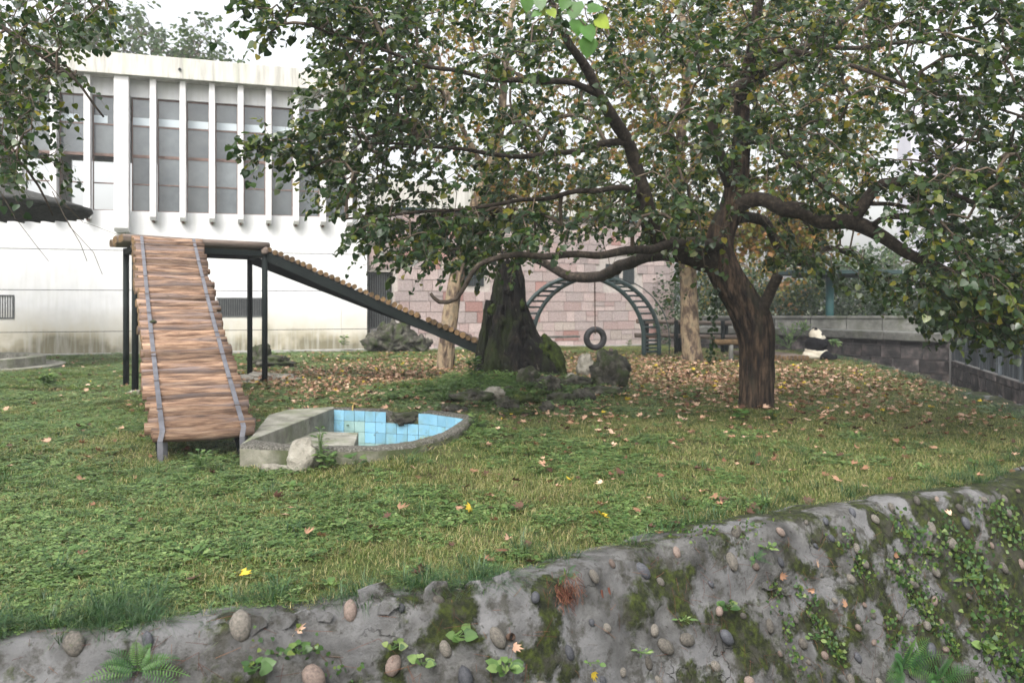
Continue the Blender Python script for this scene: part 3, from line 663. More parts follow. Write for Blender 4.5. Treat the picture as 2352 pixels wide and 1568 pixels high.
# boulder against the pool front
o = rock('boulder', Vector((-2.18, 8.60, .14)), (.16, .11, .23), 2, M['palerock'], 'pale slab like boulder leaning against the front of the pool', 'rock', rough=.3, freq=1.1); o.rotation_euler = (R(-18), R(22), .3)
q = gp(930, 948, .2); rock('rock', Vector((-1.5, 11.78, .12)), (.22, .2, .1), 6, M['rock'], 'rough dark stone bedded in the notch of the pool rim', 'rock', rough=.5)
rock('rubble', Vector((-2.5, 8.66, .03)), (.16, .08, .05), 9, M['palerock'], 'pale rubble at the foot of the pool wall beside the boulder', 'rubble', rough=.5, sub=3)
q = gp(598, 838, 0); rock('rock', Vector((q.x, q.y, .2)), (.3, .3, .38), 12, M['rock'], 'dark rock standing behind the platform posts', 'rock', rough=.5)
q = gp(625, 842, 0); rock('rock', Vector((q.x+.1, q.y-.2, .1)), (.55, .4, .2), 14, M['rock'], 'low weedy rock behind the right platform posts', 'rock', rough=.5)
rk = [(865, 800, 30, 42), (900, 800, 34, 50), (935, 800, 30, 34), (965, 800, 22, 30), (890, 798, 26, 62), (925, 796, 30, 56)]
lbs = ['mossy rock against the corner of the white building', 'greenish rock in front of the barred door', 'low mossy rock in the pile below the door', 'outermost mossy rock of the pile below the barred door', 'tall eroded rock right under the barred door', 'tallest dark rock of the pile beside the pink wall']
for j, (px, pb, hw, hh) in enumerate(rk):
    d = 30.3+(.5 if j > 3 else 0); q = at(px, pb, d); s = d/FOC
    rock('rock', Vector((q.x, q.y, hh*s*.45)), (hw*s, hw*s*.8, hh*s*.6), 30+j*3, M['rock'], lbs[j], 'rock', 'rock pile below the barred door', rough=.6, sub=4)
# ------------------------------------------------------------ white panda house
ang = math.atan(.32)
C0 = Vector((-5.49, 31.24, 0))                 # right front corner
hb = empty('panda_house', C0, ang); tag(hb, 'white two storey building with a strip of tall windows between projecting concrete fins', 'building')
HM = Matrix.Translation(C0) @ Matrix.Rotation(ang, 4, 'Z')
def hx(X): return (X-C0.x)/math.cos(ang)        # world X on the facade -> local x (negative to the left)
def hpart(mb, name, mat, parent=hb, **kw):      # local coordinates
    o = mb.build(name, mat, parent, **kw); return o
LW = -19.0; DEP = 9.0
SILL, HEAD, FB, FT = 4.95, 8.92, 9.52, 10.25
mb = MB(); mb.box((LW, 0, -.4), (0, .3, SILL)); mb.box((LW, 0, HEAD), (0, .3, FB))
mb.box((-.35, .0, SILL), (0, .3, HEAD))
mb.box((-.3, .3, -.4), (0, DEP, FT-.2)); mb.box((LW, .3, -.4), (LW+.3, DEP, FT-.2))
mb.box((LW+.3, DEP-.3, -.4), (-.3, DEP, 5.6)); mb.box((LW+.3, DEP-.3, 8.0), (-.3, DEP, FT-.2)); 
for x in np.arange(LW+.3, -.3, 2.2): mb.box((x, DEP-.3, 5.6), (x+.5, DEP, 8.0))
hpart(mb, 'wall', M['facade'])
mb = MB(); mb.box((LW+.3, .3, SILL-.3), (-.3, DEP-.3, SILL-.1)); hpart(mb, 'upper_floor', M['dark'])
mb = MB(); mb.box((LW-.1, -.62, FB), (.12, 0, FT)); mb.box((LW, 0, FB), (0, .3, FT-.1)); hpart(mb, 'fascia', M['fascia'], bevel=.02)
mb = MB(); mb.box((LW, .3, FT-.5), (0, DEP, FT-.2)); hpart(mb, 'roof', M['fascia'])
mb = MB(); mb.tube([(hx(-11.7), -.62, FB+.33), (hx(-11.7), -.68, FB+.31)], .05, 10); hpart(mb, 'drain_spout', M['dark'])
# wall panels proud of the wall with joints between them
zs = [-.4, .78, 2.2, 3.58, SILL-.03]
xs = [LW, -14.2, -8.32, -.95, -.002]
GR = [(-13.9-5, -14.9+.0, 1.33, 1.93), (hx(-10.0)-.0, hx(-8.55), 1.33, 1.98)]
GR = [(-19, hx(-16.68), 1.28, 1.98), (hx(-10.55), hx(-8.95), 1.30, 1.90)]
for zi in range(4):
    for xi in range(4):
        x0, x1, z0, z1 = xs[xi]+.008, xs[xi+1]-.008, zs[zi]+.012, zs[zi+1]-.012
        if xi == 3: x1 = .008
        y0 = -.02 if xi < 3 else -.05
        mb = MB(); g = [q for q in GR if zi == 1 and q[0] >= x0-.2 and q[1] < x1+.2]
        if g:
            a, b_, c_, d = g[0]; a = max(a, x0)
            if a > x0+.05: mb.box((x0, y0, z0), (a, 0, z1))
            mb.box((b_, y0, z0), (x1, 0, z1)); mb.box((a, y0, z0), (b_, 0, c_)); mb.box((a, y0, d), (b_, 0, z1))
        else: mb.box((x0, y0, z0), (x1, 0, z1))
        hpart(mb, 'wall_panel', M['facade'])
for a, b_, c_, d in GR:
    gmb = MB(); gmb.box((a, -.006, c_), (b_, -.002, d)); g = hpart(gmb, 'vent_grille', M['dark'])
    fr = MB(); fr.box((a-.04, -.04, d), (b_+.04, -.02, d+.05)); fr.box((b_, -.04, c_), (b_+.04, -.02, d)); fr.box((a-.04, -.04, c_-.05), (b_+.04, -.02, c_)); hpart(fr, 'frame', M['grille'], g)
    x = a+.03
    while x < b_-.02:
        m = MB(); m.box((x, -.035, c_), (x+.03, -.012, d)); hpart(m, 'bar', M['grille'], g); x += .075
for zz in zs[1:4]:
    m = MB(); m.box((LW, -.006, zz-.014), (-.004, -.002, zz+.014)); hpart(m, 'joint_strip', M['grille'])
for xx in xs[1:3]:
    m = MB(); m.box((xx-.01, -.0055, .8), (xx+.01, -.0022, SILL-.05)); hpart(m, 'joint_strip', M['frame'])
# fins and pillar
def fin(x, w, y, b0, name='fin'):
    mb = MB(); mb.add([(x-w/2, -.002, b0), (x+w/2, -.002, b0), (x-w/2, y*.8, b0-.0), (x+w/2, y*.8, b0), (x-w/2, y, b0+.12), (x+w/2, y, b0+.12),
                       (x-w/2, -.002, FB-.003), (x+w/2, -.002, FB-.003), (x-w/2, y, FB-.003), (x+w/2, y, FB-.003)],
                      [(0, 2, 3, 1), (2, 4, 5, 3), (4, 8, 9, 5), (0, 6, 8, 4, 2), (1, 3, 5, 9, 7), (0, 1, 7, 6)])
    hpart(mb, name, M['white'], bevel=.012)
    if name == 'fin':
        m = MB(); m.box((x-.035, y*.75, b0-.06), (x+.035, -.022, b0)); hpart(m, 'fin_bracket', M['iron'])
finx = [hx(-12.54+.915*i) for i in range(8)]
leftx = [hx(-14.5), hx(-15.47), hx(-16.44), hx(-17.41), hx(-18.38), hx(-19.35), hx(-20.3)]
for x in finx: fin(x, .2, -.42, 4.62)
for x in leftx: fin(x, .2, -.42, 4.62)
fin(hx(-13.48), .46, -.5, 4.2, 'pillar')
# windows
edges = sorted(leftx+[hx(-13.48)]+finx+[-.35])
ZT = [SILL, 5.90, 6.88, 7.93, HEAD]
for a, b_ in zip(edges[:-1], edges[1:]):
    wa = .26 if abs(a-hx(-13.48)) < .01 else .1; wb_ = .26 if abs(b_-hx(-13.48)) < .01 else .1 if b_ != -.35 else 0
    x0, x1 = a+wa, b_-wb_
    if x1-x0 < .2: continue
    left = b_ < hx(-13.0)
    f = MB(); y0, y1 = .10, .16; t_ = .035
    f.box((x0, y0, SILL), (x0+t_, y1, HEAD)); f.box((x1-t_, y0, SILL), (x1, y1, HEAD)); f.box((x0+t_, y0, HEAD-t_*1.6), (x1-t_, y1, HEAD)); f.box((x0+t_, y0, SILL), (x1-t_, y1, SILL+t_))
    for k, z in enumerate(ZT[1:4]):
        th = (.02, .05, .022)[k]; f.box((x0+t_, y0, z-th), (x1-t_, y1, z+th))
    w = hpart(f, 'window', M['frame'])
    for k in range(4):
        if left and k < 2: continue
        m = MB(); m.cur = random.random(); tl = random.uniform(-.006, .006)
        m.add([(x0+t_, .125, ZT[k]+.02), (x1-t_, .125+tl, ZT[k]+.02), (x1-t_, .125+tl, ZT[k+1]-.02), (x0+t_, .125, ZT[k+1]-.02)], [(0, 1, 2, 3)])
        hpart(m, 'pane', M['glass'], w)
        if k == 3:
            m = MB(); m.box((x0+t_, .117, ZT[3]+.04), (x1-t_*(1 if not left or b_ < leftx[0] else 7), .121, ZT[3]+.3)); hpart(m, 'reflection_band', M['band'], w)  # pale strip just proud of the glass stands in for a reflection

# ------------------------------------------------------------ pink granite wall
PW0 = Vector((-5.45, 31.5, 0)); pa = math.atan(.56)
pw = empty('pink_stone_wall', PW0, pa); tag(pw, 'long wall of pinkish granite blocks with pale joints and a concrete parapet behind the trees', 'wall')
LEN = (7.6+5.45)/math.cos(pa); PT = 5.38
DOOR = (0.0, 1.0, .75, 2.95)
WINS = [(4.0, 4.9, 2.45, 3.2), (11.05, 11.75, 2.6, 3.5), (12.0, 12.6, 2.6, 3.5)]
mb = MB(); mb.box((1.0, .03, -.5), (LEN, .4, PT)); mb.box((0, .03, -.5), (1.0, .4, .75)); mb.box((0, .03, 2.95), (1.0, .4, PT)); hpart(mb, 'mortar_joints', M['joint'], pw)
z = -.3; row = 0; nb = 0
hh_ = [.42, .44, .38, .46, .42, .40, .45, .42, .38, .44, .42, .45, .42, .4]
for h in hh_:
    x = 0; 
    while x < LEN-.05 and z+h <= PT+.2:
        w = random.choice((.42, .55, .62, .8, .9)); x1 = min(LEN, x+w); z1 = min(z+h, PT)
        hs2 = [(z, z1)] if random.random() > .14 or w > .7 else [(z, z+h*.5), (z+h*.5, z1)]
        for za, zb in hs2:
            hit = False
            for (a, b_, c_, d) in [DOOR]+WINS:
                if x < b_-.03 and x1 > a+.03 and za < d-.02 and zb > c_+.02: hit = True
            if hit: continue
            m = MB(); o_ = random.uniform(-.012, .012); g = .012
            m.box((x+g, -.03+o_, za+g), (x1-g, .035, zb-g))
            pal = M['stonepink'][random.choices(range(5), weights=(4, 4, 4, 2.2 if x < 5 else .6, 1.5))[0]]
            hpart(m, 'stone_block', pal, pw, bevel=0); nb += 1
        x = x1
    z += h; row += 1
print('pink blocks', nb)
for a, b_, c_, d in WINS:
    m = MB(); m.box((a, -.0, c_), (b_, .028, d)); w = hpart(m, 'window', M['dark'], pw)
    n_ = int((b_-a)/.11)
    for k in range(n_+1):
        m = MB(); m.tube([(a+(b_-a)*k/n_, -.02, c_), (a+(b_-a)*k/n_, -.02, d)], .012, 6); hpart(m, 'bar', M['tealpipe'], w)
m = MB(); m.box((0, .25, .75), (1.0, .3, 2.95)); dr = hpart(m, 'barred_door', M['dark'], pw)
for k in range(11):
    m = MB(); m.box((.02+k*.093, .16, .78), (.055+k*.093, .2, 2.92)); hpart(m, 'bar', M['grille'], dr)
for zz in (.8, 1.85, 2.88):
    m = MB(); m.box((0, .2, zz-.03), (1.0, .23, zz+.03)); hpart(m, 'crossbar', M['grille'], dr)
m = MB(); m.box((-.0, -.12, .6), (1.15, .25, .745)); hpart(m, 'door_step', M['coping'], pw)
m = MB(); m.box((.0, -.16, PT+.02), (LEN+.05, .42, PT+.1)); hpart(m, 'drip_edge', M['tealdark'], pw)
x = 0.0
while x < LEN:
    m = MB(); x1 = min(x+1.15, LEN); m.box((x+.01, .02, PT+.102), (x1-.01, .4, PT+1.15)); hpart(m, 'parapet_panel', M['fascia'], pw, bevel=.015); x = x1
# paved strip at the foot of the buildings
mb = MB(); m4 = []
for s in np.linspace(0, 13.5, 28):
    q = PW0+Vector((math.cos(pa), math.sin(pa), 0))*s; n_ = Vector((math.sin(pa), -math.cos(pa), 0))
    wdt = 1.1 if s < 5 else .35
    m4 += [q, q+n_*wdt]
mb.add([(p.x, p.y, float(lawnz(p.x, p.y))+.05) for p in m4]+[(p.x, p.y, -.4) for p in m4], [(2*i, 2*i+1, 2*i+3, 2*i+2) for i in range(27)]+[(2*i+1, 2*i+57, 2*i+59, 2*i+3) for i in range(27)])
tag(mb.build('pavement', M['gravelpath']), kind='structure')
mb = MB(); q0 = HM @ Vector((LW, -.55, 0)); q1 = HM @ Vector((0.3, -.55, 0)); q2 = HM @ Vector((.3, 0, 0)); q3 = HM @ Vector((LW, 0, 0))
mb.add([(q.x, q.y, .045) for q in (q0, q1, q2, q3)]+[(q.x, q.y, -.3) for q in (q0, q1, q2, q3)], [(0, 1, 2, 3), (0, 4, 5, 1), (1, 5, 6, 2)])
tag(mb.build('path', M['gravelpath']), kind='structure')
# bench shelf by the wall
def local_bar(name, pts, mat, parent): m = MB(); m.bar(*pts); return child(m.build(name, mat), parent)
bq = at(1290, 795, 33.2); bn = empty('stone_bench', (bq.x, bq.y, -.1)); tag(bn, 'low bench with a pale slab against the pink wall behind the stump', 'bench')
u = Vector((math.cos(pa), math.sin(pa), 0)); bq.z = -.1
local_bar('seat', (bq-u*.9+Vector((0, 0, .5)), bq+u*.75+Vector((0, 0, .5)), .42, .08), M['coping'], bn)
for s in (-.75, .0, .65): local_bar('leg', (bq+u*s-Vector((0, 0, .15)), bq+u*s+Vector((0, 0, .46)), .08, .3), M['iron'], bn)

# ------------------------------------------------------------ far moat wall of sooty blocks, metal screen, raised parapet
def blockwall(name, P, Q, z0, z1, label, cop, bw=(.7, 1.1), bh=.42, mat='darkstone'):
    P = Vector((*P, 0)); Q = Vector((*Q, 0)); d = (Q-P); L_ = d.length; a = math.atan2(d.y, d.x)
    o = empty(name, P, a); tag(o, label, 'wall')
    m = MB(); m.box((0, .04, z0), (L_, .45, z1)); hpart(m, 'core', M['darkjoint'], o)
    z = z0
    while z < z1-.05:
        h = min(bh, z1-z); x = -random.uniform(0, .4)
        while x < L_:
            w = random.uniform(*bw); a0 = max(x, 0); a1 = min(x+w, L_)
            if a1-a0 > .08:
                m = MB(); m.box((a0+.012, -.0+random.uniform(-.012, .012), z+.012), (a1-.012, .045, z+h-.012)); hpart(m, 'stone_block', M[mat], o)
            x += w
        z += h
    if cop:
        x = 0
        while x < L_:
            x1 = min(x+1.6, L_); m = MB(); m.box((x+.006, -.14, z1), (x1-.006, .55, z1+cop)); hpart(m, 'coping_stone', M['coping'], o, bevel=.04); x = x1
    return o
blockwall('moat_wall', (6.6, 34.4), (10.4, 32.3), -.3, .52, 'grey coped stone wall behind the wooden frames and the trees', .28)
blockwall('moat_wall', (10.4, 32.3), (13.75, 26.05), -2.6, .5, 'sooty dark stone wall with grey coping behind the panda', .3)
w2 = blockwall('moat_wall', (13.8, 26), (9.6, 12.6), -2.6, -.05, 'dark stained stone wall under metal sheets at the far right', 0, bw=(.4, .7), bh=.34)
sc_ = empty('sheet_screen', (13.8, 26, 0), math.atan2(12.6-26, 9.6-13.8)); tag(sc_, 'screen of streaked grey metal sheets standing on the right hand moat wall', 'fence')
L_ = math.hypot(13.4, 4.2); x = 0; k = 0
while x < L_:
    x1 = min(x+.62, L_); m = MB(); m.box((x+.01, .1+.012*(k % 2), -.03), (x1-.01, .125+.012*(k % 2), .93)); hpart(m, 'metal_sheet', M['sheet'], sc_)
    if k % 3 == 0: m = MB(); m.box((x-.03, .02, -.04), (x+.03, .09, 1.02)); hpart(m, 'post', M['sheet'], sc_)
    x = x1; k += 1
m = MB(); m.box((0, .0, .935), (L_, .2, 1.0)); hpart(m, 'top_rail', M['coping'], sc_)
# parapet on the visitors' side behind the wall
o = empty('walkway_parapet', (11, 34.6, 0)); tag(o, 'streaked concrete parapet of the visitors walkway beyond the moat wall', 'parapet')
x = 8.0
while x < 15.6:
    m = MB(); m.box((x-11, 0, .1), (x+1.5-11-.03, .25, 1.12)); m.box((x-11, -.06, 1.12), (x+1.5-11-.03, .31, 1.22)); hpart(m, 'parapet_panel', M['coping'], o, bevel=.01); x += 1.5
# teal shelter
sh = empty('walkway_shelter', (13.2, 35.6, .1)); tag(sh, 'flat dark teal shelter roof on a thick teal column beyond the moat wall', 'shelter')
def hp2(m, n, mat): return hpart(m, n, mat, sh, bevel=.01)
m = MB(); m.tube([(.4, -.2, 0), (.4, -.2, 2.75)], .17, 20); o = hpart(m, 'column', M['teal'], sh, smooth=False); o.data.shade_smooth()
m = MB(); m.box((-1.5, -1.5, 2.86), (2.9, 1.5, 3.02)); hp2(m, 'roof', M['tealdark'])
m = MB(); m.box((.3, -1.3, 2.7), (.5, 1.3, 2.86)); m.box((-1.2, -.28, 2.72), (2.6, -.12, 2.855)); hp2(m, 'beam', M['tealdark'])

# ------------------------------------------------------------ arched climbing ladder
AD = 28.0; la = empty('arched_ladder', at(1370, 812, AD)); tag(la, 'tall teal arched climbing ladder of bent pipes behind the hanging tyre', 'climbing frame')
s_ = AD/FOC; g0 = float(lawnz(3, AD))
def arcp(t, off):             # t 0..1 left foot to right foot
    cx = at(1352+(19 if off else -19), 812, AD).x; r = 146*s_; zc = .55
    if t < .12: z = g0+(zc)*t/.12; x = -r; return Vector((cx+x*(1), AD+off, z))
    if t > .88: z = g0+zc*(1-t)/.12; return Vector((cx+r, AD+off, z))
    a = math.pi*(1-(t-.12)/.76); return Vector((cx+math.cos(a)*r, AD+off, g0+zc+math.sin(a)*(182*s_-zc)*1.0))
for off in (0, .28):
    m = MB(); m.tube([arcp(t, off) for t in np.linspace(0, 1, 49)], .074, 10); child(m.build('side_rail', M['tealpipe'], smooth=True), la)
for t in np.linspace(.03, .97, 35):
    if t > 1: continue
    m = MB(); m.tube([arcp(t, 0), arcp(t, .28)], .034, 8); child(m.build('rung', M['tealpipe'], smooth=True), la)
m = MB(); m.tube([arcp(t, .28)+Vector((.34*math.sin(t*math.pi)*0+.42, .35, 0)) for t in np.linspace(.5, 1, 26)], .018, 6); child(m.build('brace', M['tealpipe'], smooth=True), la)

# log climbing frames right of the ladder
lf = empty('log_climber', at(1540, 805, 29.7)); tag(lf, 'weathered log rails on dark posts between the arched ladder and the plane tree', 'climbing frame')
for (x0, x1, y, d) in ((1462, 1680, 738, 30), (1458, 1700, 770, 29.4)):
    log(at(x0, y, d), at(x1, y+4, d+.3), .08, M['beamlog'], 'rail_log', lf, M['logend'])
for x, d in ((1478, 29.8), (1553, 29.8), (1660, 30)):
    for dd in (-.45, .45):
        p = at(x+(8 if dd > 0 else 0), 700, d+dd); m = MB(); m.tube([Vector((p.x, p.y, -.2)), Vector((p.x, p.y, H-(735-HY)/FOC*d))], .075, 10); child(m.build('post', M['post'], smooth=True), lf)
lb = empty('log_bench', at(1715, 815, 24.6)); tag(lb, 'low round log bench on short grey posts, partly hidden by the mulberry trunk', 'bench')
log(at(1640, 786, 24.6), at(1775, 787, 24.9), .085, M['logend'], 'seat_log', lb, M['logend'])
log(at(1645, 786, 24.85), at(1773, 786, 25.1), .075, M['beamlog'], 'seat_log', lb, M['logend'])
for x in (1679, 1766):
    p = at(x, 800, 24.7); m = MB(); m.tube([Vector((p.x, p.y, -.2)), Vector((p.x, p.y, H-(790-HY)/FOC*24.7))], .07, 10); child(m.build('leg', M['coping'], smooth=True), lb)
p = at(1768, 735, 25.2); m = MB(); m.tube([Vector((p.x, p.y, .5)), Vector((p.x, p.y, 1.35))], .07, 10); child(m.build('back_post', M['post'], smooth=True), lb)
# low log raft the panda leans on
rf = empty('log_raft', at(1810, 822, 25.4)); tag(rf, 'low raft of pale cut logs lying on the grass beside the panda', 'log platform')
for k in range(10):
    px = 1772+k*9.2; a = gp(px, 826-k*.2, .06)
    a.y = 25.2; a.x = (px-CX)/FOC*25.2; a.z = float(lawnz(a.x, a.y))+.1; b_ = a+Vector((-.6, 1.9, .04))
    log(a, b_, random.uniform(.065, .085), M['beamlog'], 'log', rf, M['logend'], segs=3)

# ------------------------------------------------------------ tyre on a chain
TD = 18.5; tc = at(1367, 777, TD)
ty = empty('hanging_tyre', tc); tag(ty, 'black worn tyre hanging on a chain under the long left limb of the tree', 'tyre')
bm = bmesh.new(); NS, NP = 64, 20; ro_, ri_, hw = 27.5*TD/FOC, 14*TD/FOC, .085
prof = []
for j in range(NP):
    a = 2*math.pi*j/NP; cr = (ro_+ri_)/2; rr = (ro_-ri_)/2
    c_, s2 = math.cos(a), math.sin(a)
    prof.append((cr+rr*math.copysign(abs(c_)**.75, c_), hw*math.copysign(abs(s2)**.8, s2)))
vs_ = []
for i in range(NS):
    th = 2*math.pi*i/NS
    for j, (r, w) in enumerate(prof):
        tr = -.006 if (r > ro_*.93 and (i+j) % 2) else 0
        vs_.append((math.cos(th)*(r+tr), w, math.sin(th)*(r+tr)))
F = [(i*NP+j, i*NP+(j+1) % NP, ((i+1) % NS)*NP+(j+1) % NP, ((i+1) % NS)*NP+j) for i in range(NS) for j in range(NP)]
o = link('tread', np_mesh('tread', np.array(vs_), np.array(F), None, True), M['rubber'], ty); o.rotation_euler = (0, 0, R(14))
chain_top = at(1366, 632, TD)
z = tc.z+ro_-.03; k = 0; x0 = tc.x
lk = MB(); 
for i in range(12):
    a = 2*math.pi*i/12; b_ = 2*math.pi*(i+1)/12
lkp = [Vector((math.cos(a)*.014, 0, math.sin(a)*.027)) for a in np.linspace(0, 2*math.pi, 11)]
lk.tube(lkp, .0075, 5, cap=False); lme = None
while z < chain_top.z-.02:
    if lme is None: o = lk.build('chain_link', M['iron'], None, smooth=True); lme = o.data
    else: o = link('chain_link', lme)
    o.location = (x0+(chain_top.x-x0)*((z-tc.z)/(chain_top.z-tc.z)), TD, z); o.rotation_euler = (0, 0, R(90)*(k % 2)+.3); child(o, ty); z += .044; k += 1
m = MB(); m.tube([Vector((tc.x, TD-.07, tc.z+ri_-.02)), Vector((tc.x, TD-.11, tc.z+ro_-.05)), Vector((tc.x, TD, tc.z+ro_+.02)), Vector((tc.x, TD+.11, tc.z+ro_-.05)), Vector((tc.x, TD+.07, tc.z+ri_-.02)), Vector((tc.x, TD-.07, tc.z+ri_-.03))], .009, 6); child(m.build('hook_loop', M['iron'], smooth=True), ty)

# ------------------------------------------------------------ panda
pq = Vector((9.42, 25.7, float(lawnz(9.42, 25.7))))
pd = empty('panda', pq); tag(pd, 'giant panda sitting on the grass in profile facing right, eating bamboo', 'panda')
ELL = [  # centre, radii, colour (0 white, 1 black)
 ((-.02, 0, .30), (.29, .30, .33), 0), ((.08, -.02, .26), (.28, .28, .27), 0), ((-.07, .02, .14), (.32, .30, .17), 0),
 ((-.03, 0, .49), (.285, .29, .22), 1), ((.03, -.02, .40), (.315, .31, .17), 1),
 ((.01, 0, .77), (.20, .20, .20), 0), ((.06, .0, .70), (.20, .22, .15), 0), ((.17, -.01, .69), (.13, .12, .10), 0), ((.25, -.01, .665), (.07, .075, .062), 0),
 ((.305, -.01, .69), (.028, .035, .022), 1),
 ((-.02, -.11, .95), (.055, .035, .06), 1), ((.0, .13, .95), (.055, .035, .06), 1),
 ((.15, -.155, .77), (.045, .03, .055), 1), ((.15, .14, .77), (.045, .03, .055), 1),
 ((.06, -.24, .52), (.12, .11, .14), 1), ((.14, -.27, .46), (.11, .09, .10), 1), ((.22, -.24, .50), (.085, .08, .10), 1), ((.27, -.17, .58), (.07, .07, .085), 1),
 ((.12, .24, .50), (.14, .1, .13), 1), ((.25, .16, .54), (.09, .08, .10), 1),
 ((.24, -.22, .13), (.19, .14, .16), 1), ((.36, -.24, .10), (.13, .10, .10), 1), ((.47, -.25, .07), (.11, .08, .07), 1), ((.54, -.25, .10), (.05, .07, .08), 1),
 ((.25, .20, .12), (.17, .12, .12), 1), ((.42, .22, .09), (.15, .09, .09), 1), ((.54, .22, .10), (.05, .07, .09), 1)]
bm = bmesh.new()
for c_, r_, b_ in ELL:
    g = bmesh.ops.create_icosphere(bm, subdivisions=3, radius=1)
    for v in g['verts']: v.co = Vector((v.co.x*r_[0]+c_[0], v.co.y*r_[1]+c_[1], v.co.z*r_[2]+c_[2]))
me = bpy.data.meshes.new('body'); bm.to_mesh(me); bm.free()
tmp = bpy.data.objects.new('tmp', me); col.objects.link(tmp)
m1 = tmp.modifiers.new('r', 'REMESH'); m1.mode = 'VOXEL'; m1.voxel_size = .018
m2 = tmp.modifiers.new('s', 'SMOOTH'); m2.iterations = 6; m2.factor = .5
dg = bpy.context.evaluated_depsgraph_get(); me2 = bpy.data.meshes.new_from_object(tmp.evaluated_get(dg)); bpy.data.objects.remove(tmp)
me2.name = 'body'; nv = len(me2.vertices); co = np.empty(nv*3, np.float32); me2.vertices.foreach_get('co', co); co = co.reshape(-1, 3)
E = np.array([c_+r_+(b_,) for c_, r_, b_ in ELL]); D = np.stack([np.sqrt((((co-e[:3])/e[3:6])**2).sum(1)) for e in E], 1)
D[:, 3:5] -= .13; ix = D.argmin(1); blk = E[ix, 6]
at_ = me2.attributes.new('black', 'FLOAT', 'POINT'); at_.data.foreach_set('value', blk.astype(np.float32)); me2.shade_smooth()
fm, t, b = newmat('panda_fur'); c = ramp(t, attr(t, 'black'), [(.35, (.72, .66, .55)), (.6, (.012, .012, .014))])
c = mixc(t, .5, c, ramp(t, nz(t, coords(t), 25, 4), [(.3, (.7, .68, .62)), (.7, (1.2, 1.2, 1.2))]), 'MULTIPLY')
t.links.new(c, b.inputs['Base Color']); b.inputs['Roughness'].default_value = .9; b.inputs['Specular IOR Level'].default_value = .15; bump(t, b, nz(t, coords(t), 90, 4), .9, .02)
link('body', me2, fm, pd)
m = MB()
for sy in (-1,):
    m.tube([(.178, -.172*1, .775), (.186, -.190, .778)], .014, 8)
hpart(m, 'eye', plain('panda_eye', (.01, .01, .01), .15), pd)

# generic leaf templates
HEART = (np.array([(0, 0, 0), (.34, -.06, .05), (.52, .22, .07), (.36, .62, .03), (0, 1.0, -.06), (-.36, .62, .03), (-.52, .22, .07), (-.34, -.06, .05), (0, .45, -.02)]),
         np.array([(8, 0, 1), (8, 1, 2), (8, 2, 3), (8, 3, 4), (8, 4, 5), (8, 5, 6), (8, 6, 7), (8, 7, 0)]))
LANCE = (np.array([(0, 0, 0), (.13, .3, .03), (.11, .65, .02), (0, 1, -.08), (-.11, .65, .02), (-.13, .3, .03)]), np.array([(0, 1, 5), (1, 2, 5), (2, 4, 5), (2, 3, 4)]))
OVAL = (np.array([(0, 0, 0), (.3, .3, .05), (.28, .7, .04), (0, 1, -.05), (-.28, .7, .04), (-.3, .3, .05)]), np.array([(0, 1, 5), (1, 2, 5), (2, 4, 5), (2, 3, 4)]))
def planeleaf():
    a = [(-100, .30), (-62, .62), (-45, .42), (-25, .86), (-14, .55), (0, 1.0), (14, .55), (25, .86), (45, .42), (62, .62), (100, .30)]
    v = [(0, 0, 0)]+[(math.sin(R(x))*r*.9, math.cos(R(x))*r*.9, .10*math.sin(R(x)*2)*r+.06*math.cos(x)) for x, r in a]+[(.012, -.45, .05), (-.012, -.45, .05)]
    f = [(0, i+1, i+2) for i in range(len(a)-1)]+[(0, len(a)+2, len(a)+1)]
    f = [tuple(reversed(x)) for x in f]
    return np.array(v), np.array(f)
PLANE = planeleaf()
def randdir(n): v = rng.normal(size=(n, 3)); return v/np.linalg.norm(v, axis=1, keepdims=True)
def leaves_obj(name, tmpl, P, tip, nrm, S, rnd, mat, parent, kind='stuff'):
    V, F, r = scatter(tmpl[0], tmpl[1], P, basis(tip, nrm), S, rnd)
    o = link(name, np_mesh(name, V, F, r), mat)
    if parent is not None: child(o, parent)
    if kind: o['kind'] = kind
    return o
def leaf_parts(tmpl, P, tip, nrm, S, rnd, mat, parent, n, name='leaf'):
    """the n leaves nearest to the camera, in view, become single parts; returns mask of the rest"""
    d = np.linalg.norm(P-np.array([0, 0, H]), axis=1); px = CX+P[:, 0]/P[:, 1]*FOC; py = HY+(H-P[:, 2])/P[:, 1]*FOC
    vis_ = (px > 0) & (px < 2352) & (py > 0) & (py < 1568); size = np.where(vis_, np.asarray(S)/d, 0)
    idx = np.argsort(-size)[:n]; idx = idx[size[idx] > 0]; B = basis(tip, nrm); ms = []
    for k in range(6):
        me = np_mesh(name, tmpl[0], tmpl[1], np.full(len(tmpl[0]), (k+.5)/6)); me.materials.append(mat); ms.append(me)
    for i in idx:
        o = bpy.data.objects.new(name, ms[min(5, int(rnd[i]*6))]); col.objects.link(o)
        Mx = Matrix([list(B[i, r]*S[i])+[P[i, r]] for r in range(3)]+[[0, 0, 0, 1]])
        o.matrix_world = Mx; child(o, parent)
    k = np.ones(len(P), bool); k[idx] = False; return k
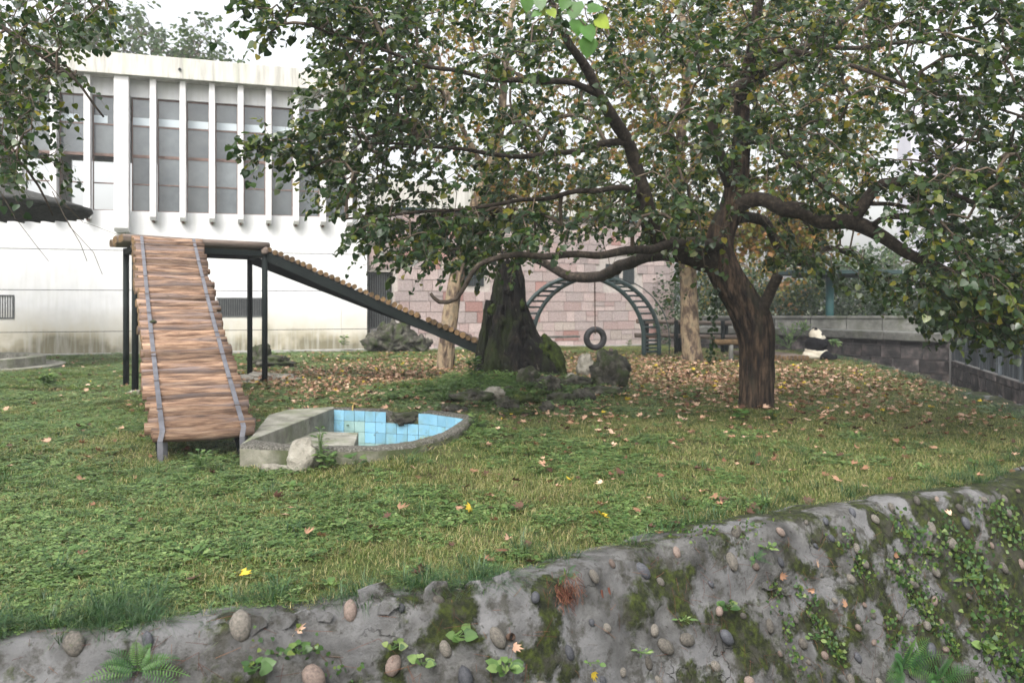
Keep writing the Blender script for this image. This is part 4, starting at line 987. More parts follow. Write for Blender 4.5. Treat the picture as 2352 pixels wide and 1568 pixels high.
# bamboo the panda eats + pile at its back
def bamboo(name, base, n, spread, length, label, up=.2):
    e = empty(name, base); tag(e, label, 'bamboo'); Ps = []; tips = []; m = MB()
    for k in range(n):
        d = Vector((random.uniform(*spread[0]), random.uniform(-.5, .5), random.uniform(*spread[1]))).normalized(); L2 = length*random.uniform(.6, 1)
        q = base+d*L2; m.tube([base, base.lerp(q, .5)+Vector((0, 0, up*L2*.3)), q], .006, 5)
        for j in range(9):
            f = .25+.75*j/8; Ps.append(base.lerp(q, f)+Vector((0, 0, up*L2*.3*math.sin(f*3.14)))); w = d+Vector((random.uniform(-.8, .8), random.uniform(-.8, .8), random.uniform(-.9, .2))); tips.append(w)
    child(m.build('stem', M['bamboo']), e)
    leaves_obj('leaves', LANCE, np.array([p[:] for p in Ps]), np.array([t_[:] for t_ in tips]), randdir(len(Ps))+[0, 0, 1.2], rng.uniform(.13, .2, len(Ps)), rng.random(len(Ps)), M['bamboo'], e)
bamboo('bamboo_sprig', pq+Vector((.26, -.2, .60)), 5, ((.7, 1), (-.35, .35)), .42, 'green bamboo sprig held at the mouth of the panda')
bamboo('bamboo_bundle', at(1812, 800, 26.4), 14, ((-1, .6), (.3, 1)), .95, 'bundle of cut bamboo stems leaning left of the panda')
bamboo('bamboo_bundle', at(1838, 770, 26.6), 6, ((-.4, .5), (.2, 1)), .5, 'pale bamboo leaves sticking up behind the back of the panda')

# ------------------------------------------------------------ round canopy with ring wall, left
cc = Vector((-15.2, 22.4, 0)); cv = empty('round_canopy', cc); tag(cv, 'round grey thatched canopy whose rim reaches in from the left edge', 'canopy')
V = []; F = []; NR = 96; pr = [(0, 5.35), (1.6, 4.95), (3.0, 4.55), (3.42, 4.42), (3.46, 4.36), (3.40, 4.30), (2.6, 4.36), (1.2, 4.42), (.2, 4.45)]
for j in range(NR):
    a = 2*math.pi*j/NR
    for r, z in pr:
        w = 1+.012*noise.noise(Vector((j*.9, r*3, 0))); V.append((math.cos(a)*r*w, math.sin(a)*r*w, z+.03*noise.noise(Vector((j*.7, r*5, 4)))))
k = len(pr); F = [(i*k+j, ((i+1) % NR)*k+j, ((i+1) % NR)*k+j+1, i*k+j+1) for i in range(NR) for j in range(k-1)]
link('roof', np_mesh('roof', np.array(V), np.array(F), None, True), M['thatch'], cv)
mb = MB()
for j in range(40):
    a = 2*math.pi*j/40; mb = MB(); mb.tube([(math.cos(a)*.3, math.sin(a)*.3, 4.36), (math.cos(a)*3.36, math.sin(a)*3.36, 4.27)], .035, 6); mb.build('rafter', M['thatch'], cv)
mb = MB(); mb.tube([(0, 0, 0), (0, 0, 5.2)], .22, 16); mb.build('column', M['concrete'], cv, smooth=True)
rg = empty('ring_wall', cc); tag(rg, 'low round concrete ring at the far left of the lawn', 'ring wall')
def annulus(r0, r1, z0, z1, n=80):
    m = MB(); V = []
    for j in range(n):
        a = 2*math.pi*j/n; c_, s2 = math.cos(a), math.sin(a)
        for r, z in ((r0, z0), (r0, z1), (r1, z1), (r1, z0)): V.append((c_*r, s2*r, z))
    m.add(V, [(i*4+j, ((i+1) % n)*4+j, ((i+1) % n)*4+(j+1) % 4, i*4+(j+1) % 4) for i in range(n) for j in range(3)]); return m
annulus(1.85, 2.25, -.2, .30).build('ring', M['concrete'], rg, bevel=.02); annulus(2.26, 2.75, -.2, .06).build('step', M['concrete'], rg)
m = MB(); m.tube([(0, 0, -.2), (0, 0, .1)], 1.84, 48); m.build('fill', M['rock'], rg)
# ------------------------------------------------------------ trees
def growtree(root, limbs, clusters, leafper, lsize, tmpl, lmat, nparts, twiglen=.5, droop=.35, trunk_mat=None, branch_mat=None, outward=None, thin=.0042, twigsides=4, crown_name='crown', maxr=.05, stretch=.25, rndf=None):
    """limbs: list of (name, [(px,py,d,width_px)..], material). clusters (n,3): ends of twigs. Twigs grow from the nearest wood."""
    nodes = []; 
    for (nm, pts, mt) in limbs:
        W = [at(a, b, c) for a, b, c, w in pts]; Rr = [w/2*c/FOC for a, b, c, w in pts]
        # smooth
        Q = []; QR = []
        for i in range(len(W)-1):
            p0 = W[max(i-1, 0)]; p1 = W[i]; p2 = W[i+1]; p3 = W[min(i+2, len(W)-1)]; n = max(2, int((p2-p1).length/(.05 if nm == 'trunk' and mt is M['bark'] else .12)))
            for k in range(n):
                t = k/n; Q.append(.5*((2*p1)+(p2-p0)*t+(2*p0-5*p1+4*p2-p3)*t*t+(3*p1-p0-3*p2+p3)*t**3)); QR.append(Rr[i]*(1-t)+Rr[i+1]*t)
        Q.append(W[-1]); QR.append(Rr[-1])
        sd = random.random()*30; big = nm == 'trunk'
        for i in range(1, len(Q)):
            f = min(1, i/4); Q[i] = Q[i]+Vector((noise.noise(Q[i]*1.7+Vector((sd, 0, 0))), noise.noise(Q[i]*1.7+Vector((0, sd, 0))), noise.noise(Q[i]*1.7+Vector((0, 0, sd)))))*.05*f*(.4 if big else 1)
        mb = MB(); sides = 64 if big else 12
        def fn(i, a, p):
            g = .10*(1-abs(math.sin(a*5.5+3*noise.noise(Vector((math.cos(a), math.sin(a), i*.15+sd))))))if big else 0
            kn = .16*max(0, noise.noise(Vector((math.cos(a)*1.3, math.sin(a)*1.3, i*.35+sd)))+.1)
            return 1-g+kn*1.3+.05*noise.noise(Vector((math.cos(a)*5, math.sin(a)*5, i*.8+sd)))
        def fn2(i, a, p):
            z = p.z
            r1_ = abs(noise.noise(Vector((math.cos(a)*4.5, math.sin(a)*4.5, z*.9+sd))))
            r2_ = abs(noise.noise(Vector((math.cos(a)*11, math.sin(a)*11, z*2.2+sd))))
            return .93+.14*noise.noise(Vector((math.cos(a)*1.4, math.sin(a)*1.4, z*1.3+sd)))+.22*r1_+.10*r2_
        mb.tube(Q, QR, sides, fn=fn2 if big else fn); child(mb.build(nm, mt, smooth=True), root)
        for q, r in zip(Q, QR): nodes.append(q[:]) 
    base_n = len(nodes)
    N = np.zeros((base_n+len(clusters)*12, 3)); N[:base_n] = nodes; par = np.full(len(N), -1); cnt = base_n
    order = []
    dmin = np.array([np.min(((N[:base_n]-c)**2).sum(1)) for c in clusters]); order = np.argsort(dmin)
    paths = []; ends = []
    for ci in order:
        c = clusters[ci]; D2 = ((N[:cnt]-c)**2).sum(1)+stretch*np.maximum(0, N[:cnt, 2]-c[2]+.0)**2*0
        j = int(D2.argmin()); p = N[j]; L_ = math.sqrt(D2[j])
        n = max(2, min(11, int(L_/.22)+1)); pr = j; path = [j]
        d = (c-p); perp = np.cross(d, rng.normal(size=3)); perp /= np.linalg.norm(perp)+1e-9
        for k in range(1, n+1):
            t = k/n; q = p+d*t+perp*L_*.12*math.sin(t*math.pi)+np.array([0, 0, L_*.16*math.sin(t*math.pi)])+(rng.normal(size=3)*L_*.018 if k < n else 0)
            N[cnt] = q; par[cnt] = pr; pr = cnt; path.append(cnt); cnt += 1
        paths.append(path); ends.append(pr)
    w = np.zeros(cnt)
    for e in ends: w[e] += 1
    for i in range(cnt-1, base_n-1, -1):
        if par[i] >= 0: w[par[i]] += w[i]
    mb = MB(); thick = []
    for path in paths:
        pts = [Vector(N[i]) for i in path]; rr = [min(maxr, thin*max(1, w[i])**.46) for i in path]; rr[0] = rr[1]
        mbt = mb
        mbt.cur = random.random(); mbt.tube(pts, rr, 5 if max(rr) > .012 else twigsides, cap=False)
    # leafy twigs at every cluster end
    P = []; T = []; Nn = []
    for e in ends:
        p = N[e]; q = N[par[e]]; d = p-q; d /= np.linalg.norm(d)+1e-9
        if outward is not None:
            o = p-outward; o /= np.linalg.norm(o)+1e-9; d = d*.5+o*.8
        for s in range(2):
            dd = d+rng.normal(size=3)*.55; dd[2] -= droop; dd /= np.linalg.norm(dd); L_ = twiglen*rng.uniform(.6, 1.3)
            pts = []; nn_ = max(4, int(leafper/2))
            cv_ = rng.normal(size=3)*.15; cv_[2] -= .18
            for k in range(5):
                t = k/4; pts.append(Vector(p+dd*L_*t+cv_*L_*t*t))
            mb.cur = random.random(); mb.tube(pts, [thin*.8, thin*.7, thin*.6, thin*.5, thin*.35], twigsides if twigsides < 4 else 3, cap=False)
            for k in range(nn_):
                t = (k+rng.random())/nn_; a = p+dd*L_*t+cv_*L_*t*t
                side = np.cross(dd, (0, 0, 1)); side /= np.linalg.norm(side)+1e-9; sg = 1 if k % 2 else -1
                tip = side*sg*rng.uniform(.3, 1.1)+dd*rng.uniform(.1, .8)+np.array([0, 0, rng.uniform(-1.0, .05)])+rng.normal(size=3)*.25
                P.append(a); T.append(tip); Nn.append(np.array([0, 0, 1.0])+rng.normal(size=3)*.55+dd*.2)
    mb.v and child(mb.build('twigs', branch_mat or M['twig'], smooth=True), root)['kind'] if False else None
    tw = child(mb.build('twigs', branch_mat or M['twig'], smooth=True), root); tw['kind'] = 'stuff'
    P = np.array(P); T = np.array(T); Nn = np.array(Nn); S = lsize[0]+(lsize[1]-lsize[0])*rng.random(len(P))**1.25; rd = rng.random(len(P)) if rndf is None else rndf(P)
    P += T/np.linalg.norm(T, axis=1, keepdims=True)*.02
    if nparts:
        keep = leaf_parts(tmpl, P, T, Nn, S, rd, lmat, root, nparts)
    else: keep = np.ones(len(P), bool)
    leaves_obj(crown_name, tmpl, P[keep], T[keep], Nn[keep], S[keep], rd[keep], lmat, root)
    print(crown_name, len(P), 'leaves', len(mb.f), 'twig faces')
    return N[:cnt]

def sample_px(n, regs):
    """regs: (weight, polygon[(px,py)], dmin, dmax) -> n world points inside traced regions at their own distances"""
    W = np.array([r[0] for r in regs], float); W /= W.sum(); out = []
    for r, m in zip(regs, (W*n).astype(int)):
        poly = np.array(r[1], float); lo, hi = poly.min(0), poly.max(0); got = 0
        while got < m:
            q = rng.uniform(lo, hi, (400, 2)); q = q[inpoly(poly, q[:, 0], q[:, 1])][:m-got]
            d = rng.uniform(r[2], r[3], len(q)); got += len(q)
            out += [at(a, b, c)[:] for (a, b), c in zip(q, d)]
    return np.array(out)

mt = empty('mulberry_tree', at(1738, 950, 13.2)); mt.location.z = .08
tag(mt, 'big spreading tree with dark ridged trunk and heart shaped leaves, nearest in the picture', 'tree')
D0 = 13.2
limbs = [
 ('trunk', [(1738, 985, D0, 100), (1738, 950, D0, 84), (1737, 900, D0, 74), (1738, 840, D0, 72), (1738, 780, D0, 78), (1728, 735, D0, 86), (1702, 690, D0, 76), (1670, 640, D0, 72), (1652, 590, D0, 70), (1660, 530, D0, 62), (1684, 470, D0, 54), (1694, 400, D0-.1, 46), (1704, 330, D0-.2, 38), (1704, 260, D0-.3, 34), (1708, 190, D0-.5, 30), (1730, 100, D0-.8, 24), (1745, 0, D0-1.1, 20), (1770, -90, D0-1.4, 14)], M['bark']),
 ('limb', [(1745, 740, D0-.1, 30), (1752, 712, D0-.2, 26), (1768, 668, D0-.35, 25), (1786, 632, D0-.45, 24)], M['branch']),
 ('limb', [(1662, 608, D0, 60), (1612, 590, D0-.1, 56), (1560, 574, D0-.3, 50), (1515, 555, D0-.5, 42), (1492, 515, D0-.7, 38), (1480, 450, D0-.9, 34), (1462, 385, D0-1.1, 30), (1436, 320, D0-1.3, 28), (1402, 265, D0-1.6, 26), (1372, 215, D0-1.8, 24), (1335, 145, D0-2.1, 20), (1300, 80, D0-2.4, 16), (1262, 0, D0-2.7, 12)], M['branch']),
 ('limb', [(1600, 596, D0, 40), (1545, 582, D0+.5, 34), (1490, 588, D0+1.3, 29), (1430, 612, D0+2.6, 26), (1372, 634, D0+4.9, 25), (1325, 634, D0+5.4, 23), (1280, 622, D0+5.6, 19), (1235, 598, D0+5.6, 16), (1180, 580, D0+5.5, 13), (1110, 570, D0+5.2, 10)], M['branch']),
 ('limb', [(1650, 560, D0-.2, 30), (1560, 560, D0-1.2, 22), (1440, 580, D0-2.4, 18), (1300, 585, D0-3.2, 15), (1180, 590, D0-3.6, 13), (1100, 610, D0-3.8, 11), (1070, 650, D0-3.8, 11), (1045, 685, D0-3.8, 9), (1005, 690, D0-3.8, 9), (985, 672, D0-3.8, 7)], M['branch']),
 ('limb', [(1690, 440, D0, 40), (1668, 385, D0-.2, 34), (1645, 345, D0-.4, 27), (1636, 300, D0-.5, 24), (1650, 245, D0-.6, 22), (1690, 200, D0-.6, 24), (1745, 170, D0-.5, 25), (1800, 140, D0-.4, 23), (1860, 100, D0-.3, 20), (1920, 60, D0, 15), (1990, 0, D0+.3, 12)], M['branch']),
 ('limb', [(1680, 480, D0, 40), (1722, 458, D0-.2, 34), (1762, 455, D0-.4, 32), (1800, 478, D0-.6, 36), (1845, 482, D0-.7, 38), (1888, 510, D0-.8, 34), (1940, 512, D0-.8, 33), (1985, 520, D0-.8, 34), (2030, 548, D0-.9, 30), (2080, 580, D0-1, 26), (2150, 612, D0-1.2, 20), (2240, 650, D0-1.5, 15), (2340, 690, D0-1.7, 12)], M['branch']),
 ('limb', [(1955, 515, D0-.8, 30), (1982, 470, D0-.9, 28), (2010, 435, D0-.9, 24), (2060, 420, D0-1, 21), (2140, 428, D0-1.1, 18), (2230, 460, D0-1.3, 12), (2330, 480, D0-1.5, 8)], M['branch']),
 ('limb', [(1990, 468, D0-.9, 10), (2060, 472, D0-.7, 9), (2150, 490, D0-.6, 8), (2260, 540, D0-.6, 6)], M['branch']),
 ('limb', [(2000, 520, D0-.8, 14), (2040, 500, D0-1.2, 13), (2110, 510, D0-1.5, 12), (2180, 560, D0-1.6, 9), (2260, 600, D0-1.8, 7)], M['branch']),
 ('limb', [(1700, 500, D0, 26), (1752, 505, D0+.4, 22), (1778, 545, D0+.7, 20), (1800, 585, D0+.9, 19), (1850, 600, D0+1.0, 16), (1900, 570, D0+1.2, 12), (1960, 590, D0+1.4, 9)], M['branch']),
 ('limb', [(1700, 330, D0-.2, 20), (1740, 325, D0-.6, 15), (1790, 345, D0-.9, 13), (1840, 390, D0-1, 12), (1900, 440, D0-1.1, 8), (1960, 480, D0-1.2, 6)], M['branch']),
 ('limb', [(1440, 325, D0-1.3, 18), (1380, 330, D0-1.4, 15), (1300, 350, D0-1.6, 13), (1200, 360, D0-1.9, 11), (1080, 345, D0-2.2, 9), (960, 330, D0-2.5, 7), (860, 330, D0-2.8, 5)], M['branch']),
 ('limb', [(1372, 215, D0-1.8, 16), (1300, 190, D0-2.1, 14), (1200, 190, D0-2.4, 12), (1080, 170, D0-2.8, 10), (950, 140, D0-3.2, 8), (820, 90, D0-3.5, 6), (700, 55, D0-3.8, 5)], M['branch']),
 ('limb', [(1480, 450, D0-.9, 16), (1420, 430, D0-1.4, 13), (1330, 440, D0-1.9, 11), (1200, 460, D0-2.4, 9), (1050, 480, D0-2.8, 8), (900, 490, D0-3.1, 6), (800, 500, D0-3.4, 5)], M['branch']),
 ('limb', [(1720, 130, D0-.8, 14), (1820, 120, D0-1.6, 12), (1950, 150, D0-2.2, 10), (2100, 200, D0-2.8, 8), (2250, 240, D0-3.2, 6), (2360, 270, D0-3.6, 5)], M['branch']),
 ('limb', [(1860, 100, D0-.3, 12), (1980, 110, D0-1, 10), (2120, 90, D0-1.8, 8), (2260, 60, D0-2.4, 6)], M['branch']),
]
regs = [
 (20, [(960, -60), (1560, -60), (1620, 150), (1640, 420), (1500, 480), (1200, 480), (1000, 400), (900, 250), (900, 80)], 9.2, 15),
 (9, [(700, -60), (1000, -60), (960, 120), (900, 260), (760, 200), (740, 90)], 9.2, 13),
 (10, [(720, 200), (1000, 200), (1050, 420), (1020, 560), (860, 560), (770, 470), (700, 330)], 9.4, 13.5),
 (12, [(870, 520), (1100, 470), (1340, 500), (1380, 610), (1200, 640), (1000, 660), (900, 620)], 9.4, 13.5),
 (5, [(1000, 480), (1560, 430), (1600, 560), (1480, 600), (1100, 620)], 12, 18),
 (1.0, [(1010, 640), (1110, 620), (1100, 700), (1070, 720), (1010, 700)], 9.3, 9.8),
 (1.2, [(560, 25), (720, -30), (720, 70), (600, 75)], 9.3, 10),
 (.8, [(660, 300), (760, 290), (760, 400), (690, 390)], 9.4, 10),
 (.45, [(560, 310), (680, 320), (680, 345), (560, 330)], 9.2, 9.4),
 (20, [(1560, -60), (2060, -60), (2050, 180), (1980, 330), (1900, 420), (1640, 420), (1600, 150)], 9.5, 15.5),
 (7, [(2040, -60), (2400, -60), (2400, 160), (2200, 130), (2060, 90)], 9, 13),
 (9, [(2060, 130), (2400, 180), (2400, 440), (2200, 420), (2060, 330)], 9, 13.5),
 (13, [(1980, 360), (2400, 420), (2400, 700), (2250, 660), (2100, 560), (1960, 480)], 9, 13.5),
 (9, [(2060, 600), (2400, 640), (2400, 790), (2250, 770), (2120, 710)], 9.5, 12.5),
 (4, [(1760, 430), (1960, 400), (2000, 640), (1860, 620), (1760, 600)], 11.5, 15),
 (2, [(1780, 620), (2100, 620), (2100, 700), (1950, 715), (1830, 700)], 11, 14.5),
 (1.3, [(1540, 590), (1640, 600), (1660, 700), (1600, 760), (1560, 690)], 11, 13),
 (5, [(1400, 380), (1700, 380), (1700, 560), (1540, 560), (1400, 520)], 10.5, 14)]
cl = sample_px(2400, regs)
BX = [600, 700, 800, 950, 1100, 1300, 1450, 1540, 1650, 1750, 1850, 1960, 2100, 2250, 2400]; BY = [370, 520, 590, 630, 640, 575, 560, 640, 670, 640, 640, 690, 735, 785, 795]
cpx = CX+cl[:, 0]/cl[:, 1]*FOC; cpy = HY+(H-cl[:, 2])/cl[:, 1]*FOC
cl = cl[cpy < np.interp(cpx, BX, BY)-30]
def clear(cl, poly, dmax, keep):
    px = CX+cl[:, 0]/cl[:, 1]*FOC; py = HY+(H-cl[:, 2])/cl[:, 1]*FOC; m = inpoly(np.array(poly, float), px, py) & (cl[:, 1] < dmax)
    return cl[~m | (rng.random(len(cl)) < keep)]
cl = clear(cl, [(1600, 600), (1620, 360), (1700, 300), (1790, 400), (2060, 450), (2160, 560), (2080, 620), (1900, 560), (1760, 540), (1720, 620)], 13.3, .22)
cl = clear(cl, [(1400, 600), (1420, 420), (1370, 250), (1450, 250), (1530, 420), (1600, 600)], 12.6, .4)
growtree(mt, limbs, cl, 22, (.04, .106), HEART, M['leaf'], 290, twiglen=.40, droop=.15, thin=.0048, outward=np.array([3.6, 13.2, 3.5]))

# fresh leaves close to the camera, top centre, on a hanging shoot
sp = empty('leafy_shoot', at(1300, -60, 3.6)); tag(sp, 'bright green heart shaped leaves with a yellow edge hanging in from the top', 'branch')
m = MB(); m.tube([at(1230, -90, 3.7), at(1270, -30, 3.65), at(1310, 20, 3.6), at(1345, 60, 3.6)], .003, 5); m.tube([at(1310, 20, 3.6), at(1240, 10, 3.6), at(1205, 30, 3.65)], .002, 4); child(m.build('stem', M['twig']), sp)
for (px, py, sz, an, tl, rn) in ((1322, 5, .085, 190, .4, .3), (1350, 20, .075, 95, .3, .2), (1325, 45, .075, 175, .5, .3), (1345, 60, .08, 160, .3, .5), (1352, 90, .085, 185, .6, .2), (1372, 42, .07, 130, .5, .95), (1300, 0, .06, 200, .2, .1), (1212, -4, .065, 185, .5, .4), (1240, -2, .06, 175, .2, .2), (1262, 22, .05, 150, .2, .9), (1240, 28, .045, 240, .3, .3)):
    a = R(an); tip = np.array([[math.sin(a), tl-.5, math.cos(a)]]); nr = np.array([[.25*math.cos(px), -1, .5+.2*math.sin(py)]])
    p = np.array([at(px, py, 3.6)[:]]); V, F, r = scatter(HEART[0]*[1, 1, .8], HEART[1], p, basis(tip, nr), [sz], np.array([rn]))
    child(link('leaf', np_mesh('leaf', V, F, r), M['leafbright']), sp)

# overhanging branches of a tree outside the left edge
lt = empty('overhanging_tree', (-6.6, 8.6, 0)); tag(lt, 'leafy branches of a tree standing outside the left edge, drooping over the building', 'tree')
def lp(px, py, d): return (px, py, d, 0)
ll = [('trunk', [(-420, 1120, 7.6, 70), (-420, 800, 7.6, 60), (-410, 400, 7.6, 50), (-380, 100, 7.6, 44), (-340, -150, 7.5, 34)], M['branch']),
      ('limb', [(-400, 300, 7.6, 30), (-250, 60, 7.6, 22), (-80, 40, 7.5, 14), (40, 90, 7.4, 10), (120, 150, 7.3, 8), (190, 200, 7.2, 6), (240, 270, 7.2, 4)], M['branch']),
      ('limb', [(-390, 100, 7.6, 26), (-200, -60, 7.8, 18), (0, -60, 7.8, 10), (150, -30, 7.8, 7), (260, 10, 7.8, 5)], M['branch']),
      ('limb', [(-400, 420, 7.6, 22), (-200, 300, 7.4, 14), (-60, 300, 7.3, 8), (30, 360, 7.2, 6), (90, 430, 7.2, 5), (130, 500, 7.2, 3)], M['branch'])]
lr = [(10, [(-80, -40), (120, -40), (160, 60), (130, 180), (40, 240), (-80, 200)], 6.6, 8.4), (3, [(110, -40), (220, -20), (270, 20), (170, 60)], 7, 8.4),
      (8, [(-80, 180), (80, 200), (80, 330), (20, 400), (-80, 420)], 6.6, 8.2), (1.6, [(90, 120), (180, 170), (170, 250), (110, 250)], 7, 8), (.5, [(90, 300), (150, 320), (150, 420), (100, 400)], 7, 7.6)]
growtree(lt, ll, sample_px(260, lr), 10, (.04, .07), HEART, M['leaf'], 140, twiglen=.28, droop=.5, thin=.0028)
# bare drooping twigs over the white wall
m = MB()
for pts in (((0, 440), (35, 500), (80, 560), (112, 600)), ((120, 440), (160, 520), (215, 580), (235, 630)), ((95, 400), (150, 470), (190, 510), (220, 520), (285, 545), (350, 560)), ((150, 500), (185, 560), (200, 600))):
    m.tube([at(a, b, 7.3) for a, b in pts], [.004, .003, .0025, .002, .0015, .001][:len(pts)], 4)
o = child(m.build('bare_twigs', M['twig'], smooth=True), lt)

# plane trees
PP = surf
def planetree(base, limbs, regs, n, label, nparts=0, mat='leafplane', ls=(.12, .19), per=12, name='plane_tree', tm=PLANE, twl=.6, group=None, cat='tree', thin=.006):
    e = empty(name, base); tag(e, label, cat, group)
    growtree(e, limbs, sample_px(n, regs), per, ls, tm, M[mat], nparts, twiglen=twl, droop=.3, thin=thin, twigsides=3)
B = M['planebark']
planetree(at(1022, 848, 22), [('trunk', [(1020, 875, 22, 44), (1020, 845, 22, 38), (1026, 790, 22, 36), (1034, 730, 22, 34), (1044, 660, 22, 33), (1062, 590, 22, 31), (1080, 520, 22, 30), (1102, 450, 22, 28), (1130, 380, 22, 24), (1150, 280, 22, 20), (1160, 150, 22, 16), (1180, 0, 22, 12)], B), ('limb', [(1120, 420, 22, 16), (1080, 330, 21.5, 12), (1030, 220, 21, 9), (1000, 100, 21, 7)], B), ('limb', [(1140, 340, 22, 14), (1230, 250, 22.5, 11), (1320, 150, 23, 8), (1400, 20, 23, 6)], B)],
          [(3, [(900, 0), (1500, 0), (1500, 350), (1350, 420), (1250, 400), (1100, 380), (950, 300)], 20, 25), (1.2, [(1060, 380), (1400, 380), (1380, 470), (1120, 470)], 21, 24)], 480, 'slim plane tree with flaking tan bark left of the stump', 0)
planetree(at(1592, 832, 24.6), [('trunk', [(1594, 860, 24.6, 56), (1592, 828, 24.6, 46), (1586, 770, 24.6, 40), (1583, 700, 24.6, 38), (1578, 600, 24.6, 36), (1565, 520, 24.6, 34), (1556, 450, 24.6, 30), (1560, 350, 24.6, 24), (1575, 230, 24.6, 20), (1570, 80, 24.6, 14), (1560, -60, 24.6, 10)], B), ('limb', [(1558, 440, 24.6, 20), (1620, 340, 24, 16), (1700, 220, 23.5, 12), (1760, 80, 23, 8)], B), ('limb', [(1572, 560, 24.6, 14), (1640, 500, 25, 12), (1740, 420, 25.5, 9), (1860, 330, 26, 7)], B), ('limb', [(1562, 340, 24.6, 16), (1480, 250, 25, 12), (1400, 120, 25.5, 8)], B)],
          [(5, [(1400, -40), (2000, -40), (2040, 200), (2010, 420), (1900, 540), (1750, 560), (1560, 480), (1420, 350)], 22, 28), (1.5, [(1500, 480), (1900, 480), (1880, 580), (1560, 560)], 23, 27)], 1450, 'plane tree with a pale mottled trunk right of the arched ladder', 0)
# hazy background trees beyond the house and the walls
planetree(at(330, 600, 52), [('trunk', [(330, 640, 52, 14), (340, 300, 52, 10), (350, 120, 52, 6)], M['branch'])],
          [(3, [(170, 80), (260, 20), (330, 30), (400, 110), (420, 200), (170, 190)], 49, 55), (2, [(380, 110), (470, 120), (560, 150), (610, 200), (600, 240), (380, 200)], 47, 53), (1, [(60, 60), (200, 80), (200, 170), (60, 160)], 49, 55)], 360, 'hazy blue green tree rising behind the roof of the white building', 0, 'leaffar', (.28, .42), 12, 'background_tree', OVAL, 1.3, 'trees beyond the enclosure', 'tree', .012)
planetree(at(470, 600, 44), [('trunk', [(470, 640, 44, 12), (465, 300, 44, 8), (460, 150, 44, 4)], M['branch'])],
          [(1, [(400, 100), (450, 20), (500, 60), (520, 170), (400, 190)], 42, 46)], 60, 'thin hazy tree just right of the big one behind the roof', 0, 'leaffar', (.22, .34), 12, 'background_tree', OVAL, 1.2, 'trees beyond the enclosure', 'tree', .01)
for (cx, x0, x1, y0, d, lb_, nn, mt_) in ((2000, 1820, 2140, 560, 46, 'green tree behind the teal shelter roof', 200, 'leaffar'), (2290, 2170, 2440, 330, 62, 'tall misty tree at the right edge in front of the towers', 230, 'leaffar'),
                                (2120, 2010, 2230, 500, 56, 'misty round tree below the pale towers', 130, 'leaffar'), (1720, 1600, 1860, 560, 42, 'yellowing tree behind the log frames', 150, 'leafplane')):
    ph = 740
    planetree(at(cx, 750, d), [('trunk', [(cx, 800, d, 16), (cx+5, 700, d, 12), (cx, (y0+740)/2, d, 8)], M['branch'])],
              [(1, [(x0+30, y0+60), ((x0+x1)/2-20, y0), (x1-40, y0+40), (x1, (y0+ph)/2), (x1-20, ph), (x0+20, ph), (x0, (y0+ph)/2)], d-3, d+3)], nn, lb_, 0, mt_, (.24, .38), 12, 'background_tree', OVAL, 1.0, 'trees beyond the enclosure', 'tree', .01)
# hedge beyond the walkway
hp_ = np.column_stack([rng.uniform(6.5, 24, 26000), rng.uniform(37, 40, 26000), rng.uniform(-.1, 5.2, 26000)]); 
hp_ = hp_[hp_[:, 2] < 2.9+.7*np.sin(hp_[:, 0]*.9)+.5*np.sin(hp_[:, 0]*2.3+1)+rng.random(26000)*.8]
o = leaves_obj('clipped_hedge', OVAL, hp_, randdir(len(hp_)), randdir(len(hp_))+[0, -.5, 1], rng.uniform(.11, .2, len(hp_)), rng.random(len(hp_))*.7, M['leaf'], None)
tag(o, 'row of dark green shrubs beyond the walkway parapet', 'hedge')
# towers
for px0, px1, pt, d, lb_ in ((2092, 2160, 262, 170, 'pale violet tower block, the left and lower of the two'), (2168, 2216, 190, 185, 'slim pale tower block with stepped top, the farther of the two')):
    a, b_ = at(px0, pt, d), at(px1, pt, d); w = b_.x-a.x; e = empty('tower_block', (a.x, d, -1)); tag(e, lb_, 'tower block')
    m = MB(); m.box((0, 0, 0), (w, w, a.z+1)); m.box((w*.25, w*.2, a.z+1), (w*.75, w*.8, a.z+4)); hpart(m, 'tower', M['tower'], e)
    for k in range(int(a.z/3)):
        for j in range(3):
            m = MB(); x = w*(.12+.3*j); m.box((x, -.06, 3+k*3), (x+w*.16, -.02, 4.5+k*3)); hpart(m, 'window', M['towerdark'], e)

